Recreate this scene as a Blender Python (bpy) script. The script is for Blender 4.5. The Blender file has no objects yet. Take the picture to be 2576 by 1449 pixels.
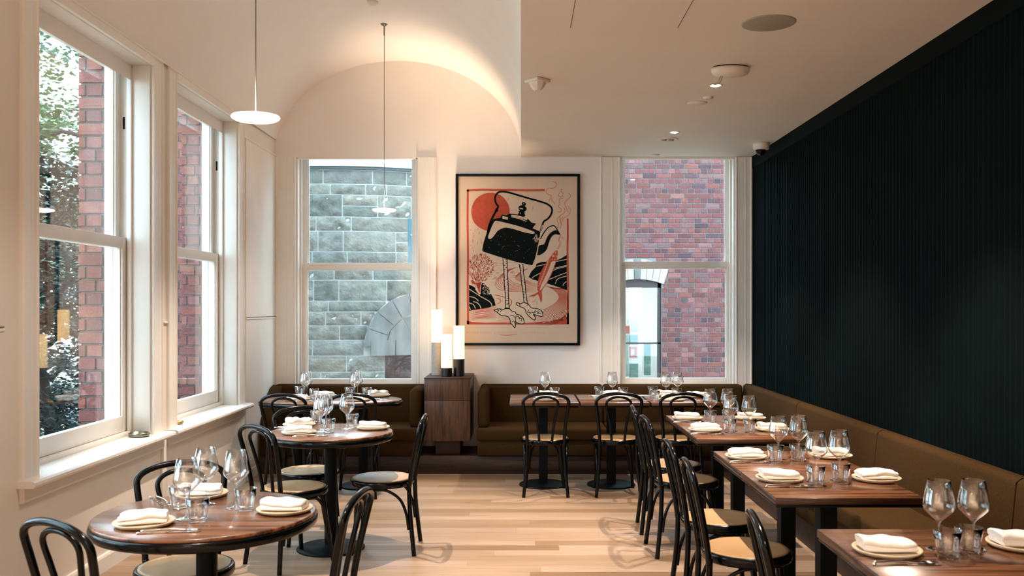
import bpy, bmesh, math, random
from mathutils import Vector, Matrix
PI = math.pi
random.seed(7)
S = bpy.context.scene
COL = S.collection

# ------------------------------------------------------------------ camera
F = 2288.0            # focal length in pixels of the 2576 px wide frame
EYE = 1.55
cam_d = bpy.data.cameras.new('camera'); cam = bpy.data.objects.new('camera', cam_d); COL.objects.link(cam)
cam.location = (0, 0, EYE); cam.rotation_euler = (PI/2, 0, 0)
cam_d.sensor_width = 36; cam_d.lens = F/2576*36
cam_d.shift_x = -23/2576; cam_d.shift_y = 46.5/2576
cam_d.dof.use_dof = True; cam_d.dof.focus_distance = 6.2; cam_d.dof.aperture_fstop = 4.5
cam_d.clip_end = 200
S.camera = cam
# ------------------------------------------------------------------ view + world
S.view_settings.view_transform = 'Standard'; S.view_settings.look = 'None'
S.view_settings.exposure = 0.76; S.view_settings.gamma = 1; S.view_settings.use_curve_mapping = False
S.cycles.transparent_max_bounces = 32
S.cycles.max_bounces = 10; S.cycles.diffuse_bounces = 6
W = bpy.data.worlds.new('sky'); S.world = W; W.use_nodes = True
bg = W.node_tree.nodes['Background']; bg.inputs[0].default_value = (0.62, 0.84, 1.0, 1); bg.inputs[1].default_value = 5.9
WARM = (1.0, 0.82, 0.66)
WARM2 = (1.0, 0.88, 0.78)
def lamp(name, kind, loc, power, col=WARM, rot=(0,0,0), size=0.03, cone=150, blend=0.5, parent=None):
    l = bpy.data.lights.new(name, kind); l.energy = power; l.color = col
    if kind == 'SPOT':
        l.spot_size = math.radians(cone); l.spot_blend = blend; l.shadow_soft_size = size
    elif kind == 'AREA': l.shape = 'DISK'; l.size = size
    else: l.shadow_soft_size = size
    o = bpy.data.objects.new(name, l); o.location = loc; o.rotation_euler = rot; COL.objects.link(o)
    if parent: o.parent = parent
    return o

# ------------------------------------------------------------------ materials
MATS = {}
def newmat(name):
    m = bpy.data.materials.new(name); m.use_nodes = True; MATS[name] = m
    nt = m.node_tree; return m, nt, nt.nodes['Principled BSDF']
def setp(b, **k):
    for a, v in k.items(): b.inputs[a.replace('_', ' ')].default_value = v
def c4(c): return (c[0], c[1], c[2], 1)
def mat(name, col, rough=.5, metal=0, noise=0, nscale=20, bump=0, bscale=60, coat=0, spec=.5, stretch=(1,1,1), sheen=0):
    m, nt, b = newmat(name)
    b.inputs['Base Color'].default_value = c4(col); b.inputs['Roughness'].default_value = rough
    b.inputs['Metallic'].default_value = metal; b.inputs['Specular IOR Level'].default_value = spec
    b.inputs['Coat Weight'].default_value = coat; b.inputs['Sheen Weight'].default_value = sheen
    tc = nt.nodes.new('ShaderNodeTexCoord'); mp = nt.nodes.new('ShaderNodeMapping'); mp.inputs['Scale'].default_value = stretch
    nt.links.new(tc.outputs['Object'], mp.inputs[0])
    if noise:
        n = nt.nodes.new('ShaderNodeTexNoise'); n.inputs['Scale'].default_value = nscale; n.inputs['Detail'].default_value = 5
        nt.links.new(mp.outputs[0], n.inputs['Vector'])
        r = nt.nodes.new('ShaderNodeValToRGB')
        r.color_ramp.elements[0].position = .3; r.color_ramp.elements[1].position = .7
        r.color_ramp.elements[0].color = c4([x*(1-noise) for x in col]); r.color_ramp.elements[1].color = c4([min(1, x*(1+noise)) for x in col])
        nt.links.new(n.outputs[0], r.inputs[0]); nt.links.new(r.outputs[0], b.inputs['Base Color'])
    if bump:
        n = nt.nodes.new('ShaderNodeTexNoise'); n.inputs['Scale'].default_value = bscale; n.inputs['Detail'].default_value = 4
        nt.links.new(mp.outputs[0], n.inputs['Vector'])
        bp = nt.nodes.new('ShaderNodeBump'); bp.inputs['Strength'].default_value = bump; bp.inputs['Distance'].default_value = .01
        nt.links.new(n.outputs[0], bp.inputs['Height']); nt.links.new(bp.outputs[0], b.inputs['Normal'])
    return m
def wood(name, c1, c2, rough=.35, axis=0, coat=0.0, fine=1.0):
    m, nt, b = newmat(name)
    tc = nt.nodes.new('ShaderNodeTexCoord'); mp = nt.nodes.new('ShaderNodeMapping')
    sc = [14*fine]*3; sc[axis] = 1.0*fine; mp.inputs['Scale'].default_value = sc
    nt.links.new(tc.outputs['Object'], mp.inputs[0])
    n = nt.nodes.new('ShaderNodeTexNoise'); n.inputs['Scale'].default_value = 1.6; n.inputs['Detail'].default_value = 8; n.inputs['Distortion'].default_value = 1.2
    nt.links.new(mp.outputs[0], n.inputs['Vector'])
    n2 = nt.nodes.new('ShaderNodeTexNoise'); n2.inputs['Scale'].default_value = 9; n2.inputs['Detail'].default_value = 6
    nt.links.new(mp.outputs[0], n2.inputs['Vector'])
    mx = nt.nodes.new('ShaderNodeMath'); mx.operation = 'MULTIPLY_ADD'; mx.inputs[1].default_value = .35
    nt.links.new(n2.outputs[0], mx.inputs[0]); nt.links.new(n.outputs[0], mx.inputs[2])
    r = nt.nodes.new('ShaderNodeValToRGB'); r.color_ramp.elements[0].position = .48; r.color_ramp.elements[1].position = .86
    r.color_ramp.elements[0].color = c4(c1); r.color_ramp.elements[1].color = c4(c2)
    nt.links.new(mx.outputs[0], r.inputs[0]); nt.links.new(r.outputs[0], b.inputs['Base Color'])
    b.inputs['Roughness'].default_value = rough; b.inputs['Coat Weight'].default_value = coat; b.inputs['Coat Roughness'].default_value = .12
    return m
def emit(name, col, strength, rough=.4):
    m, nt, b = newmat(name)
    b.inputs['Base Color'].default_value = c4(col); b.inputs['Roughness'].default_value = rough
    b.inputs['Emission Color'].default_value = c4(col); b.inputs['Emission Strength'].default_value = strength
    return m
def thin_glass(name, ior=1.5, tint=(1,1,1), boost=1.0):
    m, nt, b = newmat(name); nt.nodes.remove(b)
    out = nt.nodes['Material Output']
    t = nt.nodes.new('ShaderNodeBsdfTransparent'); t.inputs[0].default_value = c4(tint)
    g = nt.nodes.new('ShaderNodeBsdfGlossy'); g.inputs['Roughness'].default_value = .01; g.inputs['Color'].default_value = (1,1,1,1)
    ge = nt.nodes.new('ShaderNodeNewGeometry'); dt = nt.nodes.new('ShaderNodeVectorMath'); dt.operation = 'DOT_PRODUCT'
    nt.links.new(ge.outputs['Incoming'], dt.inputs[0]); nt.links.new(ge.outputs['Normal'], dt.inputs[1])
    def mth(op, a, b=None, clamp=False):
        n = nt.nodes.new('ShaderNodeMath'); n.operation = op; n.use_clamp = clamp
        for i, v in enumerate((a, b)):
            if v is None: continue
            if isinstance(v, (int, float)): n.inputs[i].default_value = v
            else: nt.links.new(v, n.inputs[i])
        return n.outputs[0]
    f0 = ((ior-1)/(ior+1))**2
    c = mth('ABSOLUTE', dt.outputs['Value']); q = mth('POWER', mth('SUBTRACT', 1.0, c, True), 5.0)
    fr_ = mth('ADD', mth('MULTIPLY', q, 1-f0), f0); out_ = mth('MULTIPLY', fr_, boost, True)
    mx = nt.nodes.new('ShaderNodeMixShader')
    nt.links.new(out_, mx.inputs[0]); nt.links.new(t.outputs[0], mx.inputs[1]); nt.links.new(g.outputs[0], mx.inputs[2])
    nt.links.new(mx.outputs[0], out.inputs['Surface'])
    return m
def attr_mat(name, rough=.9, bump=.3, bscale=40, noise=.25):
    m, nt, b = newmat(name)
    a = nt.nodes.new('ShaderNodeAttribute'); a.attribute_name = 'tone'
    tc = nt.nodes.new('ShaderNodeTexCoord')
    n = nt.nodes.new('ShaderNodeTexNoise'); n.inputs['Scale'].default_value = bscale*.3; n.inputs['Detail'].default_value = 6
    nt.links.new(tc.outputs['Object'], n.inputs['Vector'])
    mr = nt.nodes.new('ShaderNodeMapRange'); mr.inputs[1].default_value = .3; mr.inputs[2].default_value = .7
    mr.inputs[3].default_value = 1-noise; mr.inputs[4].default_value = 1+noise
    nt.links.new(n.outputs[0], mr.inputs[0])
    mu = nt.nodes.new('ShaderNodeVectorMath'); mu.operation = 'SCALE'
    nt.links.new(a.outputs['Color'], mu.inputs[0]); nt.links.new(mr.outputs[0], mu.inputs['Scale'])
    nt.links.new(mu.outputs[0], b.inputs['Base Color'])
    n2 = nt.nodes.new('ShaderNodeTexNoise'); n2.inputs['Scale'].default_value = bscale; n2.inputs['Detail'].default_value = 5
    nt.links.new(tc.outputs['Object'], n2.inputs['Vector'])
    bp = nt.nodes.new('ShaderNodeBump'); bp.inputs['Strength'].default_value = bump; bp.inputs['Distance'].default_value = .02
    nt.links.new(n2.outputs[0], bp.inputs['Height']); nt.links.new(bp.outputs[0], b.inputs['Normal'])
    b.inputs['Roughness'].default_value = rough
    return m
mat('plaster', (.82,.775,.745), .9, noise=.015, nscale=3, bump=.04, bscale=25)
mat('ceiling_paint', (.74,.67,.60), .65, noise=.02, nscale=2)
mat('white_paint', (.80,.77,.72), .42, noise=.02, nscale=6, bump=.02, bscale=30)
mat('wall_paint', (.78,.72,.64), .7, noise=.02, nscale=3)
mat('dark_panel', (.0010,.0034,.0034), .75, spec=.05, noise=.15, nscale=4)
mat('black_wood', (.0015,.0026,.0034), .19, spec=.24, noise=.1, nscale=30)
mat('black_metal', (.002,.0045,.006), .55, spec=.14, noise=.1, nscale=40)
mat('joint', (.10,.08,.06), .8, noise=.1)
mat('seat_pad', (.46,.27,.125), .42, noise=.06, nscale=14, bump=.05, bscale=60)
mat('upholstery', (.046,.024,.0085), .95, noise=.25, nscale=140, bump=.25, bscale=300, spec=.04)
mat('piping', (.03,.02,.012), .8, noise=.1)
wood('walnut_top', (.040,.015,.008), (.27,.115,.052), .27, 0, .25)
wood('walnut_edge_shaded', (.022,.009,.005), (.095,.038,.018), .35, 0, .2)  # table sides: darker walnut, the shade under the top put into the colour
wood('walnut_cabinet', (.020,.008,.005), (.125,.050,.026), .4, 2, .1, 1.6)
wood('walnut_plinth', (.010,.0045,.003), (.055,.023,.012), .6, 0, .0)
mat('ceramic', (.62,.51,.36), .45, noise=.06, nscale=60)
mat('linen', (.86,.82,.78), .9, noise=.03, nscale=90, bump=.12, bscale=180)
mat('steel', (.75,.72,.68), .16, 1, noise=.03)
mat('brass', (.42,.27,.10), .35, 1, noise=.08)
mat('pewter', (.22,.22,.17), .3, 1, noise=.1)
thin_glass('stem_glass', 1.5, (.965,.975,.975), 3.2)
thin_glass('pane_glass', 1.45, (.97,.99,.99), 1.15)
emit('pendant_glow', (1.0,.90,.82), 9)
emit('downlight_glow', (1.0,.86,.72), 40)
emit('lamp_glass', (1.0,.64,.30), 1.7, .3)
mat('lamp_black', (.010,.010,.010), .35, noise=.1, nscale=30)
mat('lamp_grey', (.33,.31,.29), .8, noise=.1, nscale=40)
mat('device_white', (.68,.62,.54), .4, noise=.02)
mat('device_grey', (.30,.28,.23), .8, noise=.15, nscale=300)
mat('frame_black', (.004,.006,.007), .45, noise=.1, spec=.15)
mat('paper', (.62,.475,.355), .7, noise=.02, nscale=4)
mat('ink_red', (.46,.065,.028), .75, noise=.12, nscale=25)
mat('ink_black', (.004,.007,.007), .8, noise=.1, spec=.08)
mat('ink_pink', (.58,.33,.26), .75, noise=.05)
attr_mat('brick', .92, .5, 60, .14)
attr_mat('stone', .92, 1.0, 22, .30)
mat('mortar', (0.154,0.154,0.154), .95, noise=.08, nscale=30)
mat('mortar_dark', (.10,.085,.08), .95, noise=.2, nscale=30)
mat('stone_mortar', (0.4092,0.4216,0.4092), .95, noise=.06, nscale=20)
mat('sandstone', (0.3224,0.2666,0.2232), .9, noise=.12, nscale=8, stretch=(1,1,.2), bump=.3, bscale=30)
mat('smooth_stone', (.125,.128,.122), .9, noise=.28, nscale=3, stretch=(3,3,.7), bump=.2, bscale=30)
mat('lead', (.05,.08,.09), .5, noise=.1)
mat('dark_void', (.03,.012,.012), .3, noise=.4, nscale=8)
mat('teal_glass', (.02,.10,.13), .15, noise=.1)
mat('window_brown', (.03,.014,.012), .4, noise=.1)
mat('white_room', (.85,.88,.88), .8, noise=.01)
mat('teal_board', (.05,.20,.18), .8, noise=.2, nscale=9)
mat('board_grey', (.25,.34,.33), .8, noise=.2, nscale=7)
mat('notice_red', (.65,.08,.05), .7, noise=.1)
mat('notice_white', (.85,.80,.76), .7, noise=.02)
mat('bark', (.035,.028,.024), .95, noise=.3, nscale=12, bump=.5, bscale=25)
mat('leaf_dark', (.006,.020,.017), .6, noise=.5, nscale=2.5)
mat('leaf_green', (0.0930,0.1612,0.0620), .6, noise=.5, nscale=2)
mat('path', (0.2232,0.2728,0.3100), .9, noise=.08, nscale=2)
mat('litter', (0.2480,0.2108,0.1488), .95, noise=.45, nscale=5, bump=.4, bscale=20)
def floor_mat():
    m, nt, b = newmat('oak_floor'); L = nt.links.new; N = nt.nodes.new
    tc = N('ShaderNodeTexCoord')
    def mth(op, a, b=None, c=None):
        n = N('ShaderNodeMath'); n.operation = op
        for i, v in enumerate((a, b, c)):
            if v is None: continue
            if isinstance(v, (int, float)): n.inputs[i].default_value = v
            else: L(v, n.inputs[i])
        return n.outputs[0]
    sx = N('ShaderNodeSeparateXYZ'); L(tc.outputs['Object'], sx.inputs[0])
    yy = mth('DIVIDE', sx.outputs['Y'], .118); row = mth('FLOOR', yy)
    w1 = N('ShaderNodeTexWhiteNoise'); w1.noise_dimensions = '1D'; L(row, w1.inputs['W'])
    xx = mth('MULTIPLY_ADD', w1.outputs['Value'], 7.3, mth('DIVIDE', sx.outputs['X'], 1.7)); col_ = mth('FLOOR', xx)
    cb = N('ShaderNodeCombineXYZ'); L(row, cb.inputs[0]); L(col_, cb.inputs[1])
    w2 = N('ShaderNodeTexWhiteNoise'); w2.noise_dimensions = '2D'; L(cb.outputs[0], w2.inputs['Vector'])
    rp = N('ShaderNodeValToRGB'); e = rp.color_ramp.elements
    e[0].position = 0; e[0].color = (0.211,0.122,0.065,1); e[1].position = 1; e[1].color = (0.384,0.264,0.184,1)
    q = e.new(.18); q.color = (0.275,0.172,0.102,1); q = e.new(.45); q.color = (0.333,0.224,0.143,1); q = e.new(.75); q.color = (0.358,0.238,0.170,1)
    L(w2.outputs['Value'], rp.inputs[0])
    fy = mth('ABSOLUTE', mth('SUBTRACT', mth('FRACT', yy), .5)); fx = mth('ABSOLUTE', mth('SUBTRACT', mth('FRACT', xx), .5))
    seam = mth('MAXIMUM', mth('GREATER_THAN', fy, .492), mth('GREATER_THAN', fx, .4994))
    sm = N('ShaderNodeMix'); sm.data_type = 'RGBA'; L(mth('MULTIPLY', seam, .55), sm.inputs[0]); L(rp.outputs[0], sm.inputs[6]); sm.inputs[7].default_value = (.20,.12,.06,1)
    mp = N('ShaderNodeMapping'); mp.inputs['Scale'].default_value = (1.2, 22, 1); L(tc.outputs['Object'], mp.inputs[0]); cv = N('ShaderNodeVectorMath'); cv.operation = 'ADD'; L(mp.outputs[0], cv.inputs[0]); L(w2.outputs['Color'], cv.inputs[1])
    n = N('ShaderNodeTexNoise'); n.inputs['Scale'].default_value = 2.2; n.inputs['Detail'].default_value = 7; n.inputs['Distortion'].default_value = .6; L(cv.outputs[0], n.inputs['Vector'])
    mr = N('ShaderNodeMapRange'); mr.inputs[1].default_value = .3; mr.inputs[2].default_value = .75; mr.inputs[3].default_value = 1.14; mr.inputs[4].default_value = .80
    L(n.outputs[0], mr.inputs[0])
    mu = N('ShaderNodeVectorMath'); mu.operation = 'SCALE'; L(sm.outputs[2], mu.inputs[0]); L(mr.outputs[0], mu.inputs['Scale'])
    L(mu.outputs[0], b.inputs['Base Color']); b.inputs['Roughness'].default_value = .42; b.inputs['Specular IOR Level'].default_value = .4
floor_mat()

# ------------------------------------------------------------------ mesh helpers
class MB:
    def __init__(s): s.v = []; s.f = []; s.m = []; s.sm = []; s.t = []; s.names = []
    def mi(s, name):
        if name not in s.names: s.names.append(name)
        return s.names.index(name)
    def add(s, vs, fs, m, smooth=False, tone=None):
        o = len(s.v); s.v += [tuple(v) for v in vs]; k = s.mi(m)
        for f in fs: s.f.append([i+o for i in f]); s.m.append(k); s.sm.append(smooth); s.t.append(tone)
    def box(s, x0, x1, y0, y1, z0, z1, m, tone=None):
        vs = [(x,y,z) for x in (x0,x1) for y in (y0,y1) for z in (z0,z1)]
        s.add(vs, [(0,1,3,2),(4,6,7,5),(0,4,5,1),(2,3,7,6),(0,2,6,4),(1,5,7,3)], m, False, tone)
    def prism(s, pts, a0, a1, m, axis='x', smooth=False):
        # polygon in the other two axes, extruded along axis
        n = len(pts)
        def mk(p, a): return {'x': (a,p[0],p[1]), 'y': (p[0],a,p[1]), 'z': (p[0],p[1],a)}[axis]
        vs = [mk(p,a0) for p in pts]+[mk(p,a1) for p in pts]
        s.add(vs, [list(range(n))[::-1], list(range(n,2*n))], m)
        s.add(vs, [(i,(i+1)%n,n+(i+1)%n,n+i) for i in range(n)], m, smooth)
    def lathe(s, prof, m, seg=32, cx=0, cy=0, cz=0, sx=1, sy=1, smooth=True, closed=False):
        vs = []; n = len(prof)
        for r, z in prof:
            for k in range(seg):
                a = 2*PI*k/seg; vs.append((cx+r*sx*math.cos(a), cy+r*sy*math.sin(a), cz+z))
        fs = []
        rng = n if closed else n-1
        for i in range(rng):
            j = (i+1)%n
            for k in range(seg):
                l = (k+1)%seg; fs.append((i*seg+k, i*seg+l, j*seg+l, j*seg+k))
        if not closed:
            if prof[0][0] > 1e-6: fs.append(list(range(seg))[::-1])
            if prof[-1][0] > 1e-6: fs.append([(n-1)*seg+k for k in range(seg)])
        s.add(vs, fs, m, smooth)
    def tube(s, pts, r, m, seg=10, caps=True, closed=False):
        pts = [Vector(p) for p in pts]; n = len(pts)
        rs = r if isinstance(r, (list, tuple)) else [r]*n
        tans = []
        for i in range(n):
            a = pts[(i-1) % n] if (closed or i) else pts[i]; b = pts[(i+1) % n] if (closed or i < n-1) else pts[i]
            tans.append((b-a).normalized())
        up = Vector((0,0,1)) if abs(tans[0].z) < .9 else Vector((1,0,0))
        nrm = (up - tans[0]*up.dot(tans[0])).normalized(); vs = []
        for i in range(n):
            nrm = (nrm - tans[i]*nrm.dot(tans[i])).normalized(); bi = tans[i].cross(nrm)
            for k in range(seg):
                a = 2*PI*k/seg; vs.append(pts[i]+(nrm*math.cos(a)+bi*math.sin(a))*rs[i])
        fs = []
        for i in range(n if closed else n-1):
            j = (i+1) % n
            for k in range(seg):
                l = (k+1)%seg; fs.append((i*seg+k, i*seg+l, j*seg+l, j*seg+k))
        s.add(vs, fs, m, True)
        if caps and not closed:
            o = len(s.v)-len(vs)
            for f in ([k for k in range(seg)][::-1], [(n-1)*seg+k for k in range(seg)]):
                s.f.append([i+o for i in f]); s.m.append(s.mi(m)); s.sm.append(False); s.t.append(None)
    def mesh(s, name, bevel=0, bseg=2):
        me = bpy.data.meshes.new(name); me.from_pydata(s.v, [], s.f)
        for nm in s.names: me.materials.append(MATS[nm])
        me.polygons.foreach_set('material_index', s.m); me.polygons.foreach_set('use_smooth', s.sm)
        if any(t is not None for t in s.t):
            ca = me.color_attributes.new('tone', 'FLOAT_COLOR', 'CORNER')
            for p, t in zip(me.polygons, s.t):
                for li in p.loop_indices: ca.data[li].color = c4(t) if t is not None else (.5,.5,.5,1)
        bm = bmesh.new(); bm.from_mesh(me)
        bmesh.ops.recalc_face_normals(bm, faces=bm.faces)
        if bevel:
            es = [e for e in bm.edges if len(e.link_faces) == 2 and e.calc_face_angle(0) > .5]
            bmesh.ops.bevel(bm, geom=es, offset=bevel, segments=bseg, profile=.5, affect='EDGES', clamp_overlap=True)
            for f in bm.faces: f.smooth = True
        bm.to_mesh(me); bm.free(); me.update()
        if bevel: me.set_sharp_from_angle(angle=math.radians(50))
        return me
def link(name, me, parent=None, loc=(0,0,0), rot=(0,0,0)):
    o = bpy.data.objects.new(name, me); COL.objects.link(o); o.location = loc; o.rotation_euler = rot
    if parent: o.parent = parent
    return o
def part(name, mb, parent, bevel=0, bseg=2, loc=(0,0,0), rot=(0,0,0)): return link(name, mb.mesh(name, bevel, bseg), parent, loc, rot)
def tag(o, label, cat, group=None, kind=None):
    o['label'] = label; o['category'] = cat
    if group: o['group'] = group
    if kind: o['kind'] = kind
    return o
def thing(name, label, cat, loc=(0,0,0), rz=0, group=None):
    return tag(link(name, None, None, loc, (0,0,rz)), label, cat, group)
def struct(name, mb=None, parent=None, bevel=0, loc=(0,0,0), rz=0):
    o = link(name, mb.mesh(name, bevel) if mb else None, parent, loc, (0,0,rz))
    if not parent: o['kind'] = 'structure'
    return o
def copy_tree(o, parent=None):
    c = o.copy(); COL.objects.link(c)
    if parent: c.parent = parent
    for ch in list(o.children): copy_tree(ch, c)
    return c
def arc(cx, cy, r, a0, a1, n): return [(cx+r*math.cos(a0+(a1-a0)*i/n), cy+r*math.sin(a0+(a1-a0)*i/n)) for i in range(n+1)]
def smoothpts(pts, n=6):
    P = [Vector(p) for p in pts]; out = []
    for i in range(len(P)-1):
        p0 = P[max(i-1,0)]; p1 = P[i]; p2 = P[i+1]; p3 = P[min(i+2,len(P)-1)]
        for k in range(n):
            t = k/n
            out.append(.5*((2*p1)+(p2-p0)*t+(2*p0-5*p1+4*p2-p3)*t*t+(3*p1-p0-3*p2+p3)*t*t*t))
    out.append(P[-1]); return out
def at(px, py, z=.75):     # the point at height z that the photograph shows at this pixel
    d = (EYE-z)*F/(py-771); return ((px-1311)*d/F, d)

# ------------------------------------------------------------------ room shell
XL, XR, YB, YN = -2.45, 2.31, 9.05, -3.0
CH = 3.04
m = MB(); m.box(XL-.35, XR+.3, YN-.2, YB+.35, -.12, 0, 'oak_floor'); struct('floor', m)
# left wall with three openings
openings = [(2.45, 3.87), (4.59, 6.02), (6.43, 7.85)]
Z0, Z1 = .70, 3.16
m = MB(); ys = [YN] + [v for o in openings for v in o] + [YB+.35]
for i in range(0, len(ys), 2): m.box(XL-.29, XL, ys[i], ys[i+1], 0, 3.24, 'wall_paint')
for a, b in openings: m.box(XL-.29, XL, a, b, 0, Z0, 'wall_paint'); m.box(XL-.29, XL, a, b, Z1, 3.24, 'wall_paint')
struct('wall_left', m)
# back wall: inner lining with openings, outer masonry
bw = [(-2.24, -1.03), (.985, 2.13)]
m = MB(); xs = [XL, bw[0][0], bw[0][1], bw[1][0], bw[1][1], XR+.3]
for i in range(0, 6, 2): m.box(xs[i], xs[i+1], YB, YB+.35, 0, CH, 'plaster')
for a, b in bw: m.box(a, b, YB, YB+.35, 0, .70, 'plaster'); m.box(a, b, YB, YB+.06, CH-.02, CH, 'plaster')
m.box(XL, XR+.3, YB, YB+.06, CH, 4.2, 'plaster'); m.box(XL, XR+.3, YB+.06, YB+.35, 3.2, 4.2, 'plaster')
for i in range(0, 6, 2): m.box(xs[i], xs[i+1], YB+.06, YB+.35, CH, 3.2, 'plaster')
struct('wall_back', m)
# dark fluted wall on the right
m = MB()
prof = []; y = 0.2
while y < YB-.002:
    for k in range(5): prof.append((y+.040*k/4, .014*math.sin(PI*k/4)**.6))
    prof.append((y+.0445, 0.0)); y += .05
vs = []; fs = []
for (yy, h) in prof: vs += [(XR-h, yy, .0), (XR-h, yy, CH-.115)]
for i in range(len(prof)-1): fs.append((2*i, 2*i+1, 2*i+3, 2*i+2))
m.add(vs, fs, 'dark_panel', True)
m.box(XR+.005, XR+.3, YN, YB, 0, CH, 'dark_panel'); m.box(XR-.014, XR+.005, 0.2, YB, CH-.115, CH, 'dark_panel')
m.box(XR-.014, XR+.005, YN, .2, 0, CH, 'dark_panel')
struct('wall_right', m)
m = MB(); m.box(XL-.35, XR+.3, YN-.2, YN, 0, 4.2, 'wall_paint'); struct('wall_front', m)
# flat ceiling on the right, barrel vault on the left
m = MB(); m.box(0, XR+.3, YN, YB, CH, CH+.1, 'ceiling_paint'); m.box(bw[1][0]-.1, XR+.3, YB+.06, YB+.3, 3.1, 3.2, 'ceiling_paint')
struct('ceiling', m)
a_, b_ = 1.225, .955
m = MB(); vs = []; fs = []; NV = 72
for i in range(NV+1):
    t = PI*i/NV
    for yy in (YN, YB): vs.append((-a_+a_*math.cos(t), yy, CH+b_*math.sin(t)))
    for yy in (YN, YB): vs.append((-a_+(a_+.12)*math.cos(t), yy, CH+(b_+.12)*math.sin(t)))
lim = [i for i in range(NV)]
for i in range(NV):
    x = -a_+a_*math.cos(PI*(i+1)/NV); z = CH+b_*math.sin(PI*(i+.5)/NV)
    if i > NV/2 and z < 3.19: continue
    fs.append((4*i, 4*i+1, 4*i+5, 4*i+4))
m.add(vs, fs, 'plaster', True)
fs2 = [(4*i+2, 4*i+3, 4*i+7, 4*i+6) for i in range(NV)]; m.add(vs, fs2, 'plaster', True)
o = struct('ceiling_vault', m)
# trims: panel rails, small cornice ledge, baseboards
def trim(n, boxes, mt='white_paint', bev=.003):
    m = MB()
    for b in boxes: m.box(*b, mt)
    return struct('trim_%d' % n, m, bevel=bev)
trim(1, [(XL, XL+.014, 8.06, YB, 0, CH-.0), (XL, XL+.02, 7.99, YB, CH-.004, 3.06)])
trim(2, [(XL+.014, XL+.022, 8.06, YB, 1.432, 1.447), (XL, XL+.012, YN, 4.30, 1.432, 1.447), (XL, XL+.010, 6.22, 6.31, 1.432, 1.447)])
trim(3, [(XL+.014, XL+.02, 8.06, YB, 1.451, 1.455), (XL, XL+.008, YN, 4.30, 1.451, 1.455)], 'joint', 0)
m = MB(); m.prism([(YN, 0)], 0, 0, 'white_paint') if False else None
m = MB(); m.box(XL, XL+.018, YN, YB-.68, 0, .085, 'white_paint'); m.prism([(XL,.085),(XL+.018,.085),(XL+.012,.098),(XL,.10)], YN, YB-.68, 'white_paint', 'y'); struct('baseboard_left', m)
m = MB(); m.box(XR-.014-.02, XR-.014, YN, .4, 0, .1, 'dark_panel'); struct('baseboard_right', m)
trim(4, [(XL, XL+.012, 6.19, 6.27, .10, .64)])
trim(5, [(0-.002, .0, YN, YB, CH-.0, CH+.02)], 'ceiling_paint', 0)

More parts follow.
